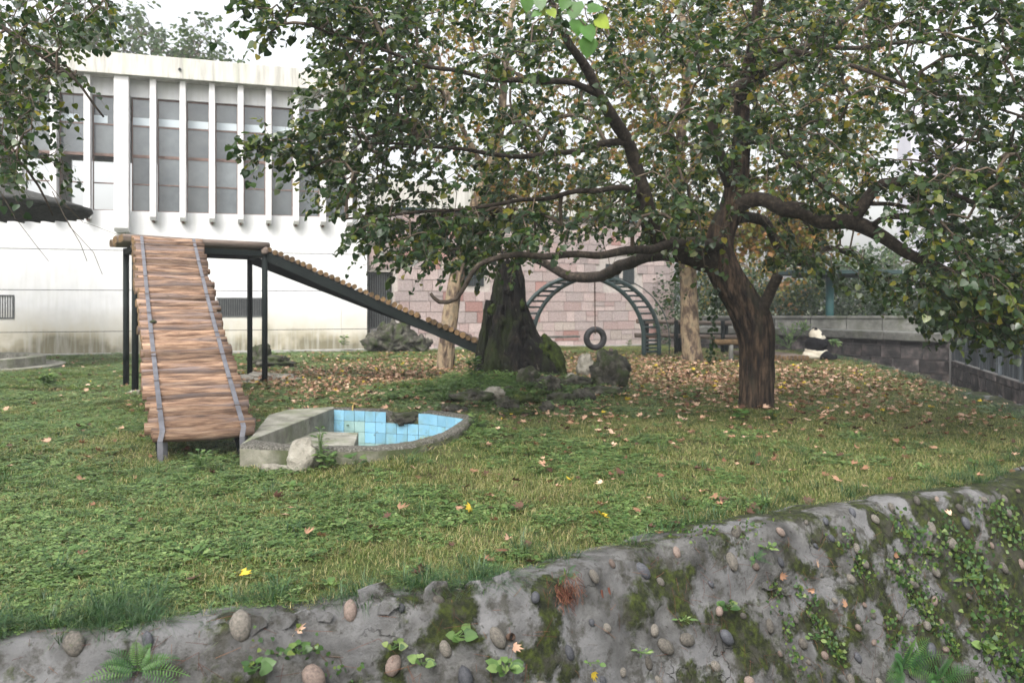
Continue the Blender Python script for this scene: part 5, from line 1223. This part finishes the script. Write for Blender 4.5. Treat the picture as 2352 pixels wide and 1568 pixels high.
# ------------------------------------------------------------ lawn cover: grass and herb patches instanced with geometry nodes
def patch(kind, seed):
    r_ = np.random.default_rng(seed); V = []; F = []; rn = []
    def blade(p, h, w, lean, az, rd):
        d = np.array([math.cos(az), math.sin(az), 0]); s = np.array([-d[1], d[0], 0]); b0 = len(V)
        V.extend([p-s*w, p+s*w, p+d*lean*.35*h+[0, 0, h*.6]-s*w*.8, p+d*lean*.35*h+[0, 0, h*.6]+s*w*.8, p+d*lean*h+[0, 0, h*(.95-.3*lean)]])
        F.extend([(b0, b0+1, b0+3), (b0, b0+3, b0+2), (b0+2, b0+3, b0+4)]); rn.extend([rd]*5)
    if kind == 'grass':
        for _ in range(150):
            a = r_.random()*6.28; q = .2*math.sqrt(r_.random()); h = r_.uniform(.025, .07)
            blade(np.array([math.cos(a)*q, math.sin(a)*q, -.005]), h, r_.uniform(.0012, .0028), r_.uniform(.2, 1.3), r_.random()*6.28, r_.random()**.8)
    if kind == 'dry':
        for _ in range(130):
            a = r_.random()*6.28; q = .2*math.sqrt(r_.random()); h = r_.uniform(.03, .085)
            blade(np.array([math.cos(a)*q, math.sin(a)*q, -.005]), h, r_.uniform(.0012, .0026), r_.uniform(.3, 1.6), r_.random()*6.28, .45+.55*r_.random())
    if kind == 'long':
        for _ in range(46):
            a = r_.random()*6.28; q = .05*math.sqrt(r_.random()); h = r_.uniform(.06, .24)
            blade(np.array([math.cos(a)*q, math.sin(a)*q, -.01]), h, r_.uniform(.0018, .003), r_.uniform(.5, 1.9), a+r_.normal()*1.2, r_.random()**1.3)
    if kind == 'broad':
        for _ in range(15):
            a = r_.random()*6.28; t_ = np.array([math.cos(a), math.sin(a), r_.uniform(.1, .6)]); u_ = np.array([-math.sin(a), math.cos(a), 0]); s = r_.uniform(.03, .065); rd = r_.random(); c0 = t_*r_.uniform(0, .05)+[0, 0, .012]
            b0 = len(V); V.extend([c0, c0+t_*s*.35+u_*s*.3+[0, 0, .004], c0+t_*s*.75+u_*s*.26, c0+t_*s*1.05-[0, 0, s*.25], c0+t_*s*.75-u_*s*.26, c0+t_*s*.35-u_*s*.3+[0, 0, .004]]); F.extend([(b0, b0+1, b0+5), (b0+1, b0+2, b0+5), (b0+2, b0+4, b0+5), (b0+2, b0+3, b0+4)]); rn.extend([rd]*6)
    if kind == 'herb':
        for _ in range(95):
            a = r_.random()*6.28; q = .2*math.sqrt(r_.random()); h = r_.uniform(.012, .05); c0 = np.array([math.cos(a)*q, math.sin(a)*q, h])
            az = r_.random()*6.28; s = r_.uniform(.010, .022)+.02*r_.random()**3; rd = r_.random()
            for j in range(3):
                az2 = az+j*2.1+r_.normal()*.2; t_ = np.array([math.cos(az2), math.sin(az2), r_.uniform(-.3, .35)]); u_ = np.array([-math.sin(az2), math.cos(az2), 0])
                b0 = len(V); V.extend([c0, c0+t_*s*.6+u_*s*.42, c0+t_*s, c0+t_*s*.6-u_*s*.42]); F.extend([(b0, b0+1, b0+2), (b0, b0+2, b0+3)]); rn.extend([rd]*4)
    me = np_mesh('patch_'+kind, np.array(V), np.array(F), np.array(rn)); return me
GK = [('grass', 'grass', 3), ('herb', 'clover', 3), ('dry', 'grass', 2), ('long', 'lushgrass', 3), ('broad', 'clover', 4)]
pcol = {}
for kd, mt_, n_ in GK:
    c_ = bpy.data.collections.new('src_'+kd); pcol[kd] = c_
    for k in range(n_):
        me = patch(kd, 50+k*7+len(kd)); me.materials.append(M[mt_]); o = bpy.data.objects.new('src_%s_%d' % (kd, k), me); c_.objects.link(o)
def gn_scatter(name, coll, P, rot, scl):
    me = bpy.data.meshes.new(name); me.vertices.add(len(P)); me.vertices.foreach_set('co', np.asarray(P, np.float32).ravel())
    a = me.attributes.new('prot', 'FLOAT_VECTOR', 'POINT'); a.data.foreach_set('vector', np.asarray(rot, np.float32).ravel())
    a = me.attributes.new('pscl', 'FLOAT_VECTOR', 'POINT'); a.data.foreach_set('vector', np.asarray(scl, np.float32).ravel()); me.update()
    o = link(name, me); g = bpy.data.node_groups.new(name, 'GeometryNodeTree')
    g.interface.new_socket('Geometry', in_out='INPUT', socket_type='NodeSocketGeometry'); g.interface.new_socket('Geometry', in_out='OUTPUT', socket_type='NodeSocketGeometry')
    gi = g.nodes.new('NodeGroupInput'); go = g.nodes.new('NodeGroupOutput'); ip = g.nodes.new('GeometryNodeInstanceOnPoints'); ci = g.nodes.new('GeometryNodeCollectionInfo')
    ci.inputs['Collection'].default_value = coll; ci.inputs['Separate Children'].default_value = True; ci.inputs['Reset Children'].default_value = True
    ip.inputs['Pick Instance'].default_value = True
    def na(nm):
        n = g.nodes.new('GeometryNodeInputNamedAttribute'); n.data_type = 'FLOAT_VECTOR'; n.inputs['Name'].default_value = nm; return n.outputs['Attribute']
    er = g.nodes.new('FunctionNodeEulerToRotation'); g.links.new(na('prot'), er.inputs[0])
    L = g.links.new; L(gi.outputs[0], ip.inputs['Points']); L(ci.outputs[0], ip.inputs['Instance']); L(er.outputs[0], ip.inputs['Rotation']); L(na('pscl'), ip.inputs['Scale']); L(ip.outputs[0], go.inputs[0])
    md = o.modifiers.new('scatter', 'NODES'); md.node_group = g
    return tag(o, kind='stuff')
def lawn_points(sp, d0, d1, margin=260):
    xs = np.arange(-22, 12, sp); ys = np.arange(d0, d1, sp); X, Y = np.meshgrid(xs, ys); X = X.ravel()+rng.uniform(-sp/2, sp/2, X.size); Y = Y.ravel()+rng.uniform(-sp/2, sp/2, Y.size)
    px = CX+X/Y*FOC; e = sdist(EDGE, X, Y); fac = (Y-31.24-.32*(X+5.49)) < -.55; pnk = (Y-31.5-.56*(X+5.45)) < -.3
    ok = (px > -margin) & (px < 2352+margin) & (e > .07) & np.where(X < -5.5, fac, pnk) & (Y > 4) & ~inpoly(POOL, X, Y) & ~((X > 9.5) & (Y > 31.2)) & ((X+15.2)**2+(Y-22.4)**2 > 2.8**2)
    ok &= (Y-26.05) > -50
    return X[ok], Y[ok]
def nval(X, Y, s, off=0): return np.array([noise.noise(Vector((x*s+off, y*s, off))) for x, y in zip(X, Y)])
def put(nm, kd, X, Y, smin, smax, label, cat, zoff=0):
    n = len(X); e = .1; Z = gz(X, Y)+zoff
    rot = np.column_stack([rng.normal(0, .08, n), rng.normal(0, .08, n), rng.uniform(0, 6.28, n)]); s = rng.uniform(smin, smax, n); scl = np.column_stack([s, s, s*rng.uniform(.8, 1.15, n)])
    o = gn_scatter(nm, pcol[kd], np.column_stack([X, Y, Z]), rot, scl); o['label'] = label; o['category'] = cat; print(nm, n); return o
GX, GY, GS = [], [], []
for sp, d0, d1, sc_l in ((.16, 4, 8.5, 1.0), (.23, 8.5, 14, 1.3), (.36, 14, 35, 1.9)):
    X, Y = lawn_points(sp, d0, d1); GX.append(X); GY.append(Y); GS.append(np.full(len(X), sc_l))
GX = np.concatenate(GX); GY = np.concatenate(GY); GS = np.concatenate(GS)
nv = nval(GX, GY, .55)+.5*nval(GX, GY, 1.7, 9); bare = nval(GX, GY, .5, 21)
leafy_zone = np.exp(-(((GX+3)/7)**2+((GY-19)/6)**2))
herb = (nv-.08*(GX+1)+.2*rng.normal(size=len(GX)) > .03)
dry = (~herb) & ((nv+.25*rng.normal(size=len(GX))) < -.34)
thin_ = rng.random(len(GX)) > .55*leafy_zone+.10+.35*np.clip(bare-.15, 0, 1)
def put2(nm, kd, m_, a, b_, label, cat):
    n = int(m_.sum()); X, Y, S = GX[m_], GY[m_], GS[m_]; Z = gz(X, Y)
    rot = np.column_stack([rng.normal(0, .08, n), rng.normal(0, .08, n), rng.uniform(0, 6.28, n)]); s = S*rng.uniform(a, b_, n); scl = np.column_stack([s, s, S**-.3*rng.uniform(.65, 1.15, n)])
    o = gn_scatter(nm, pcol[kd], np.column_stack([X, Y, Z]), rot, scl); o['label'] = label; o['category'] = cat; print(nm, n)
put2('grass', 'grass', (~dry) & thin_, .85, 1.2, 'short green grass of the lawn', 'grass')
put2('low_herbs', 'herb', herb & thin_, .8, 1.3, 'small leaved ground herbs spreading over the left of the lawn', 'ground cover')
put2('dry_grass', 'dry', (dry | (rng.random(len(GX)) < .13+.12*(GX > 1))) & thin_, .85, 1.3, 'thin straw coloured grass mixed into the lawn', 'grass')
# long dark grass along the lip of the wall
LX = []; LY = []
for k in vis:
    p = EP[k]; px = proj((p.x, p.y, 0))[0]; dens = 9 if px < 330 else 4 if px < 640 else 6 if px < 1230 else 1.0 if px < 1900 else 1.6
    for _ in range(np.random.poisson(dens*.5)):
        o_ = abs(random.gauss(.04, .17))+.03 if px < 1300 else abs(random.gauss(.15, .2))+.1; LX.append(p.x-EN[k].x*o_+random.uniform(-.05, .05)); LY.append(p.y-EN[k].y*o_+random.uniform(-.04, .04))
ex = rng.uniform(0, 1, 260); EXX, EYY = lawn_points(.55, 5, 12); kk_ = rng.random(len(EXX)) < .22
LX = np.concatenate([LX, EXX[kk_]]); LY = np.concatenate([LY, EYY[kk_]])
bx_, by_ = lawn_points(.42, 4.2, 15); kb_ = rng.random(len(bx_)) < .38
put('broad_weeds', 'broad', bx_[kb_], by_[kb_], .6, 1.35, 'small broad leaved weeds scattered through the near lawn', 'weeds', .005)
mx_ = np.column_stack([rng.normal(-.4, 1.1, 260), rng.normal(15.8, .8, 260)])
put('mound_herbs', 'herb', mx_[:, 0], mx_[:, 1], 1.0, 2.0, 'leafy ground herbs over the rocky mound before the stump', 'ground cover', .03)
put('long_grass', 'long', LX, LY, .55, 1.0, 'tufts of long dark grass along the lip of the retaining wall', 'grass')
# ------------------------------------------------------------ fallen leaves
def leafpos(n, f):
    out = []
    while len(out) < n:
        X = rng.uniform(-18, 11, 3000); Y = 4.3+rng.random(3000)*27; px = CX+X/Y*FOC
        e = sdist(EDGE, X, Y); ok = (px > -60) & (px < 2420) & (e > .05) & ~inpoly(POOL, X, Y) & ((Y-31.24-.32*(X+5.49)) < -.6) & ((X+15.2)**2+(Y-22.4)**2 > 2.8**2)
        ok &= rng.random(3000) < f(X, Y, px); out += list(zip(X[ok], Y[ok]))
    return np.array(out[:n])
def dens(X, Y, px):
    d = .022+.05*np.exp(-((px-1500)/700)**2)*(Y < 13)
    d += .95*np.exp(-(((X+3.0)/3.2)**2+((Y-19)/3.6)**2))          # between platform and stump
    d += .95*np.exp(-(((X-5.0)/4.2)**2+((Y-19.5)/4.4)**2))            # behind the mulberry
    d += .35*np.exp(-(((X-1)/6)**2+((Y-25)/4)**2))+.15*np.exp(-(((X-3)/4)**2+((Y-14)/2.5)**2))
    return np.minimum(d*.9, 1)
LP = leafpos(11500, dens); LP = LP[np.argsort(LP[:, 1])]
n = len(LP); Z = gz(LP[:, 0], LP[:, 1])
PZ = np.column_stack([LP, Z+rng.uniform(.035, .075, n)])
flat = rng.random(n)
nrm_ = np.column_stack([rng.normal(0, .45, n), rng.normal(0, .45, n), np.ones(n)]); az = rng.uniform(0, 6.28, n); tip_ = np.column_stack([np.cos(az), np.sin(az), rng.normal(0, .12, n)])
S = rng.uniform(.06, .115, n)*np.where(PZ[:, 1] < 12, 1.12, 1.18); rd = rng.random(n)**np.where(PZ[:, 1] < 12, 1.5, 1.0)*.93; rd[rng.random(n) < .03] = 1.0
def curled(c):                # leaf template rolled up by c
    v = PLANE[0].copy(); v[:, 2] += c*(v[:, 0]**2)*.9+c*.25*(v[:, 1]-.3)**2; v[:, 0] *= 1-.25*abs(c); return v
TM = [curled(c) for c in (.25, .9, -.7, 1.5)]
TN = ['flat', 'cupped', 'arched', 'curled up']
ti = rng.integers(0, 4, n)
CN = [(.14, 'dark brown'), (.38, 'dull brown'), (.62, 'rust pink'), (.82, 'pale pinkish'), (.97, 'light tan'), (2, 'yellow')]
def cname(r): return next(nm for t_, nm in CN if r < t_ or t_ == 2)
def place_words(x, y):  # where the leaf lies
    px, py = proj((x, y, 0))
    e = float(sdist(EDGE, np.array([x]), np.array([y]))[0])
    if e < .45: w = 'at the wall lip'
    elif py > 1150: w = 'in the near grass'
    elif px < 560 and py > 900: w = 'left of the log ramp'
    elif px < 1150 and py > 1040: w = 'in front of the pool'
    elif px < 1100 and py < 960: w = 'behind the pool'
    elif px < 1700: w = 'between pool and tree trunk'
    else: w = 'right of the tree trunk'
    s = 'far left' if px < 330 else 'left' if px < 700 else 'centre left' if px < 1176 else 'centre right' if px < 1600 else 'right' if px < 2000 else 'far right'
    return w+', '+s
used_ = set()
B_ = basis(tip_, nrm_); single = np.zeros(n, bool); tm_cache = {}
px_all = CX+LP[:, 0]/LP[:, 1]*FOC; inview = np.where((px_all > 5) & (px_all < 2347))[0][:285]
for i in inview:
    for _ in range(60):       # no two leaves with the same description
        sz = 'tiny' if S[i] < .076 else 'small' if S[i] < .094 else 'large' if S[i] < .112 else 'very large'
        lab = '%s %s %s plane leaf %s' % (sz, cname(rd[i]), TN[ti[i]], place_words(*LP[i]))
        if lab not in used_: break
        ti[i] = rng.integers(0, 4); S[i] = rng.uniform(.066, .125); rd[i] = rng.random()*.93
    used_.add(lab)
    ck = min(5, int(rd[i]*6)) if rd[i] < .99 else 6; key = (ti[i], ck)
    if key not in tm_cache:
        me = np_mesh('fallen_leaf', TM[ti[i]], PLANE[1], np.full(len(PLANE[0]), (ck+.5)/6*.93 if ck < 6 else 1.0)); me.materials.append(M['fallen']); tm_cache[key] = me
    o = bpy.data.objects.new('fallen_leaf', tm_cache[key]); col.objects.link(o)
    o.matrix_world = Matrix([list(B_[i, r]*S[i])+[PZ[i, r]] for r in range(3)]+[[0, 0, 0, 1]])
    tag(o, lab, 'leaf', 'fallen plane leaves on the lawn'); single[i] = True
Vs, Fs, Rs = [], [], []; off = 0
for k in range(4):
    m_ = (~single) & (ti == k); V, F, r = scatter(TM[k], PLANE[1], PZ[m_], B_[m_], S[m_], rd[m_]); Vs.append(V); Fs.append(F+off); Rs.append(r); off += len(V)
o = link('leaf_litter', np_mesh('leaf_litter', np.concatenate(Vs), np.concatenate(Fs), np.concatenate(Rs)), M['fallen']); tag(o, 'drift of brown and pink plane leaves over the middle of the lawn', 'leaf litter', kind='stuff')

# ------------------------------------------------------------ small plants
def rosette(name, base, nl, ls, tmpl, mat, label, height=.12, spread=1.0, cat='plant', group=None, nrm=(0, 0, 1), parts=True):
    e = empty(name, base); tag(e, label, cat, group); nv_ = Vector(nrm); m = MB(); P = []; T = []; Nn = []
    for k in range(nl):
        a = k*2.4+random.uniform(-.3, .3); h = height*(.25+.75*k/max(1, nl-1)); t_ = Vector((math.cos(a), math.sin(a), random.uniform(-.1, .5)))
        q = Vector(base)+nv_*h+t_*spread*.03; m.tube([Vector(base), Vector(base)+nv_*h*.6, q], .0018, 4, cap=False); P.append(q[:]); T.append((t_*spread)[:]); Nn.append((nv_+Vector((random.gauss(0, .3), random.gauss(0, .3), .3)))[:])
    child(m.build('stem', M[mat]), e)
    P, T, Nn = map(np.array, (P, T, Nn)); S = rng.uniform(ls*.6, ls*1.1, nl); rd_ = rng.random(nl)
    if parts and nl <= 30: leaf_parts(tmpl, P, T, Nn, S, rd_, M[mat], e, nl)
    else: leaves_obj('leaves', tmpl, P, T, Nn, S, rd_, M[mat], e)
    return e
def ongr(px, py):
    z = 0
    for _ in range(6): q = gp(px, py, z); z = float(lawnz(q.x, q.y))
    q.z = z; return q
rosette('weed', Vector((-1.98, 8.57, .05)), 46, .10, LANCE, 'clover', 'tall nettle like weed growing beside the pale boulder at the pool', .42, 1.0)
rosette('weed', Vector((-1.9, 8.5, .05)), 40, .09, OVAL, 'clover', 'low leafy weed at the foot of the tall weed by the pool', .16, 1.3)
rosette('weed', Vector((-1.6, 8.5, .07)), 8, .10, OVAL, 'ivy', 'dark green three leaved seedling in front of the pool rim', .14, 1.2)
rosette('weed', ongr(112, 895), 60, .16, OVAL, 'clover', 'bright green leafy clump near the ring at the left', .3, 1.6)
rosette('weed', ongr(1095, 985), 40, .09, OVAL, 'clover', 'leafy weed at the right tip of the pool', .2, 1.4)
rosette('weed', ongr(1090, 880), 60, .17, OVAL, 'ivy', 'dark broad leaved plant at the left foot of the stump', .5, 1.5)
rosette('weed', ongr(1250, 888), 24, .08, OVAL, 'clover', 'small leafy plant between the rocks before the stump', .3, 1.3)
rosette('weed', ongr(1450, 890), 20, .08, OVAL, 'clover', 'small green plant at the right side of the dark boulder', .25, 1.3)
rosette('seedling', ongr(1700, 965), 12, .11, HEART, 'leafbright', 'pale green seedling at the left foot of the mulberry trunk', .14, 1.2)
rosette('weed', ongr(1775, 962), 30, .08, OVAL, 'ivy', 'dark low weed at the right foot of the mulberry trunk', .12, 1.4)
rosette('weed', ongr(1750, 1165), 26, .06, OVAL, 'clover', 'round bright herb clump near the wall lip below the trunk', .07, 1.4)
rosette('weed', ongr(785, 1215), 12, .09, OVAL, 'clover', 'broad leaved weed in the near lawn below the pool', .06, 1.5)
rosette('weed', ongr(450, 1290), 12, .085, OVAL, 'clover', 'pale weed with oval leaves in the near left lawn', .05, 1.5)
rosette('weed', ongr(1450, 1160), 12, .07, LANCE, 'clover', 'grassy weed in the lawn above the dry roots', .07, 1.4)
rosette('weed', ongr(460, 1085), 60, .07, OVAL, 'clover', 'yellowish weeds growing in the shade under the ramp foot', .2, 2.2, parts=False)
rosette('weed', ongr(1020, 925), 70, .1, LANCE, 'clover', 'spreading green weeds over the left end of the mound', .3, 1.9, parts=False)
rosette('weed', ongr(1180, 940), 60, .07, LANCE, 'grass', 'grassy weeds on the front of the mound', .25, 1.8, parts=False)
rosette('weed', at(1445, 800, 31), 30, .12, OVAL, 'clover', 'weed by the foot of the pink wall', .3, 1.3, parts=False)
rosette('weed', at(790, 800, 30.2), 24, .2, OVAL, 'clover', 'small plant against the stained white wall', .45, 1.3, parts=False)
# weeds on the wall
for (px, py, nl, ls, tm, mt_, lb_) in ((1140, 1535, 22, .085, OVAL, 'clover', 'bright lobed weed at the bottom edge right of the middle of the wall'), (1565, 1415, 9, .06, LANCE, 'clover', 'small rosette weed below the crack of the upper slab'),
        (1345, 1525, 6, .045, OVAL, 'clover', 'tiny four leaved seedling low on the grey wall'), (1760, 1265, 12, .06, OVAL, 'clover', 'lobed weed on the mossy top of the wall'), (2200, 1330, 14, .1, LANCE, 'ivy', 'star shaped weed with long narrow leaves on the right of the wall'),
        (1660, 1395, 12, .05, HEART, 'ivy', 'heart leaved creeper seedling by the crack'), (1055, 1470, 8, .07, HEART, 'clover', 'heart leaved seedling on the pale mortar'), (700, 1500, 10, .06, HEART, 'ivy', 'climbing leaves on the left part of the wall'),
        (900, 1480, 8, .05, HEART, 'ivy', 'small dark leaves under the lip grass'), (2250, 1480, 10, .1, HEART, 'clover', 'broad leaved seedling low on the mossy right wall'), (1860, 1470, 10, .05, OVAL, 'ivy', 'small weed between the creepers'),
        (600, 1540, 12, .07, HEART, 'ivy', 'leaf cluster at the bottom edge beside the left fern'), (960, 1530, 8, .06, HEART, 'clover', 'pale heart leaves at the bottom edge of the wall'), (2100, 1230, 20, .05, OVAL, 'ivy', 'low herbs on the upper right wall'), (1465, 1500, 10, .05, LANCE, 'clover', 'thin weed on the wall right of the dry roots')):
    q, nn, k, h = onwall(px, py); rosette('wall_weed', q, nl, ls, tm, mt_, lb_, .06, 1.2, 'plant', 'weeds on the cobble wall', nn[:])
def fern(px, py, nf, L_, label):
    q, nn, k, h = onwall(px, py); e = empty('fern', q); tag(e, label, 'fern', 'ferns on the cobble wall'); 
    for f in range(nf):
        a = -2.2+4.4*f/(nf-1)+random.gauss(0, .15); t_ = nn.cross(Vector((0, 0, 1))).normalized(); up = Vector((0, 0, 1))
        d = (t_*math.sin(a)+up*(math.cos(a)*.7+.25)+nn*.35).normalized(); l2 = L_*random.uniform(.7, 1.1); P = []; T = []; S_ = []; pts = []
        for j in range(17):
            s = j/16; c_ = q+nn*.03+d*l2*s+Vector((0, 0, -.3*l2*s*s)); pts.append(c_); 
            if j > 1:
                dd = (d+Vector((0, 0, -.9*s))).normalized(); sd2 = dd.cross(nn).normalized()
                for sg in (-1, 1): P.append(c_[:]); T.append((sd2*sg+dd*.35)[:]); S_.append(.055*L_/.3*math.sin(3.14*(.12+.86*s))**.7*(1-.35*s))
        m = MB(); m.cur = random.random(); m.tube(pts, .0018, 4, cap=False)
        V, F, r = scatter(LANCE[0]*[.62, 1, 1], LANCE[1], np.array(P), basis(np.array(T), np.tile(nn[:], (len(P), 1))+rng.normal(size=(len(P), 3))*.12), S_, np.full(len(P), m.cur))
        b0 = len(m.v); m.v += [tuple(x) for x in V]; m.r += list(r); m.f += [tuple(int(i)+b0 for i in x) for x in F]
        child(m.build('frond', M['fern']), e)
fern(310, 1545, 11, .26, 'green fern at the bottom left of the cobble wall'); fern(2060, 1530, 15, .42, 'large fern at the bottom right of the cobble wall'); fern(2150, 1560, 10, .38, 'fern right next to the large one at the bottom right'); fern(1725, 1290, 6, .13, 'small fern beside the moss patch on the wall top'); fern(1290, 1325, 6, .12, 'little fern above the clump of dry roots')
def vine(pts, nl, label, ls=.022, mat='ivy', mess=.03):
    Q = []
    for (a, b), (c_, d) in zip(pts[:-1], pts[1:]):
        for k in range(6): t_ = k/6; Q.append((a+(c_-a)*t_, b+(d-b)*t_))
    W = [onwall(*q) for q in Q]; e = empty('creeper', W[0][0]); tag(e, label, 'creeper', 'creepers on the cobble wall'); m = MB(); L = [w[0]+w[1]*.012+Vector((random.gauss(0, .01), random.gauss(0, .01), random.gauss(0, .01))) for w in W]
    m.tube(L, .0022, 4); child(m.build('stem', M['twig']), e); P = []; T = []; Nn = []
    for _ in range(nl):
        k = random.randrange(len(L)); p = L[k]+Vector((random.gauss(0, mess), random.gauss(0, mess*.6), random.gauss(0, mess)))+W[k][1]*random.uniform(0, .02); P.append(p[:]); T.append((random.gauss(0, 1), random.gauss(0, .4), -1+random.gauss(0, .7))); Nn.append((W[k][1]+Vector((random.gauss(0, .4), random.gauss(0, .4), random.gauss(0, .4))))[:])
    leaves_obj('leaves', HEART, np.array(P), np.array(T), np.array(Nn), rng.uniform(ls*.7, ls*1.4, nl), rng.random(nl), M[mat], e)
vine([(1760, 1340), (1790, 1420), (1815, 1500), (1830, 1560)], 150, 'thin creeper trailing down left of the moss streak')
vine([(1830, 1350), (1870, 1420), (1905, 1480), (1920, 1520)], 260, 'dense leafy creeper on the moss streak', .024)
vine([(2040, 1290), (2100, 1380), (2160, 1450), (2190, 1500)], 340, 'long leafy creeper down the middle of the right wall', .025)
vine([(2150, 1210), (2230, 1290), (2290, 1380), (2350, 1440)], 380, 'leafy creeper on the far right of the wall', .028, mess=.06)
vine([(2060, 1200), (2110, 1260), (2150, 1300)], 240, 'tangle of small leaves on the upper right wall', .028, mess=.07)
vine([(2250, 1170), (2310, 1220), (2352, 1260)], 300, 'tangle of leaves at the top right end of the wall', .03, mess=.1)
vine([(2260, 1500), (2320, 1540), (2352, 1560)], 260, 'dark leaves in the bottom right corner of the wall', .035, mess=.09)
vine([(1930, 1230), (1960, 1290), (1990, 1340)], 150, 'small herbs around the cobbles near the wall top', .022, mess=.06)
vine([(560, 1480), (640, 1505), (740, 1500), (800, 1530)], 70, 'thin creeper with loose leaves on the left wall', .022, 'ivy', .05)
vine([(2200, 1260), (2250, 1400), (2290, 1540)], 420, 'dark leaves covering the lower right of the wall', .03, mess=.13)
vine([(2060, 1300), (2100, 1350), (2130, 1420)], 220, 'dark herbs in the moss of the right wall', .024, mess=.1)
vine([(1560, 1240), (1650, 1222), (1760, 1205)], 130, 'low herbs creeping over the wall lip left of the moss', .022, mess=.05)
vine([(2000, 1420), (2060, 1460), (2110, 1540)], 160, 'sparse dark creeper above the large fern', .025, mess=.08)
# dry grass and twigs caught on the wall
m = MB()
for _ in range(420):
    px = random.choice((random.uniform(0, 2350), random.uniform(1500, 2350))); q, nn, k, h = onwall(px, 1130+(2350-px)*.13+random.uniform(20, 420) if px > 1200 else random.uniform(1330, 1560))
    t_ = nn.cross(Vector((0, 0, 1))).normalized(); L_ = random.uniform(.05, .22); d = (t_*random.gauss(0, .6)+Vector((0, 0, -random.random()))+nn*random.uniform(0, .25)).normalized()*L_
    m.cur = random.random(); p = q+nn*random.uniform(.004, .02); m.tube([p, p+d*.5+nn*.012, p+d], .0011, 3, cap=False)
tag(m.build('dry_stalks', M['dryroot'], rw if False else None), 'thin dry stalks and roots straggling over the cobble wall', 'dry stalks', kind='stuff')
# clump of dry roots
q, nn, k, h = onwall(1300, 1372); e = empty('dry_root_clump', q); tag(e, 'clump of reddish dry roots hanging over the lip of the wall', 'roots')
m = MB()
for _ in range(230):
    t_ = nn.cross(Vector((0, 0, 1))).normalized(); p = q+t_*random.gauss(0, .06)+Vector((0, 0, random.gauss(.02, .05)))+nn*random.uniform(0, .05); d = Vector((random.gauss(0, .5), random.gauss(0, .4), -1)).normalized()*random.uniform(.03, .09)
    m.cur = random.random(); m.tube([p, p+d*.5+Vector((random.gauss(0, .01), 0, 0)), p+d+nn*random.uniform(-.01, .02)], .0016, 3, cap=False)
o = child(m.build('roots', M['dryroot']), e); o['kind'] = 'stuff'
for px in (1375, 1393): 
    q, nn, k, h = onwall(px, 1350); m = MB(); m.tube([q+nn*.01, q+nn*.02-Vector((0, 0, .05)), q+nn*.02-Vector((0, 0, .10))], [.008, .009, .003], 6, fn=lambda i, a, p: 1+.4*noise.noise(p*200)); tag(m.build('seed_spike', M['dryroot']), 'reddish dry seed spike hanging on the wall, %s of the pair' % ('left' if px == 1375 else 'right'), 'seed spike', 'dry seed spikes')
q, nn, k, h = onwall(1178, 1472); m = MB(); m.tube([q-nn*.05, q+nn*.035], .022, 16, cap=False); m.tube([q+nn*.035, q-nn*.05], .016, 16, cap=False); o = m.build('drain_pipe', M['iron'], smooth=True); tag(o, 'small round drain pipe stub sticking out of the pale mortar', 'pipe')
for j, (px, py) in enumerate(((1780, 1320), (2048, 1272), (1930, 1400), (1860, 1365), (2285, 1445), (1355, 1540), (1180, 1480), (690, 1448), (1870, 1300), (2180, 1180))):
    q, nn, k, h = onwall(px, py); V, F, r = scatter(TM[j % 4], PLANE[1], np.array([(q+nn*.03)[:]]), basis(np.array([[math.cos(j), .2, math.sin(j)]]), np.array([nn[:]])+rng.normal(size=(1, 3))*.3), [.075], np.array([.35+.06*j if j != 5 else 1.0]))
    o = link('fallen_leaf', np_mesh('fallen_leaf', V, F, r), M['fallen']); tag(o, ['brown leaf caught on the mossy wall', 'orange brown curled leaf high on the right wall', 'torn tan leaf stuck on the grey wall', 'small rust leaf on the cobble wall', 'big pinkish leaf behind the seedling at the right', 'yellow leaf under the tiny seedling', 'dull leaf beside the drain pipe', 'grey dry leaf at the left lip of the wall', 'dry leaf on the slab of the wall', 'pale leaf at the upper right of the wall'][j], 'leaf', 'dead leaves on the cobble wall')
# dead leaf bundle hanging left of the trunk
q = at(1640, 700, 12.6); e = empty('dead_leaf_string', q); tag(e, 'hanging string of dead dark leaves left of the mulberry trunk', 'dead leaves')
m = MB(); m.tube([at(1650, 640, 12.6), at(1640, 720, 12.6), at(1634, 790, 12.6), at(1630, 830, 12.6)], .004, 4); child(m.build('stem', M['twig']), e)
nl = 90; tt = rng.random(nl); P = np.array([at(1645-14*t_+rng.normal()*6, 660+170*t_, 12.6+rng.normal()*.05)[:] for t_ in tt]); leaves_obj('leaves', OVAL, P, np.column_stack([rng.normal(0, .5, nl), rng.normal(0, .5, nl), -np.ones(nl)]), randdir(nl), rng.uniform(.05, .1, nl), rng.random(nl)*.4, M['leaf'], e)

# ------------------------------------------------------------ haze
hm = bpy.data.materials.new('haze'); hm.use_nodes = True; t = hm.node_tree; t.nodes.clear(); o_ = t.nodes.new('ShaderNodeOutputMaterial'); pv = t.nodes.new('ShaderNodeVolumePrincipled')
pv.inputs['Color'].default_value = (.93, .95, 1, 1); pv.inputs['Density'].default_value = HAZE; pv.inputs['Anisotropy'].default_value = .2; t.links.new(pv.outputs[0], o_.inputs['Volume'])
if HAZE > 0:
    mb = MB(); mb.box((-120, -30, -3.7), (120, 215, 62)); h_ = mb.build('haze', hm); tag(h_, kind='stuff')
print('objects', len(scn.objects))
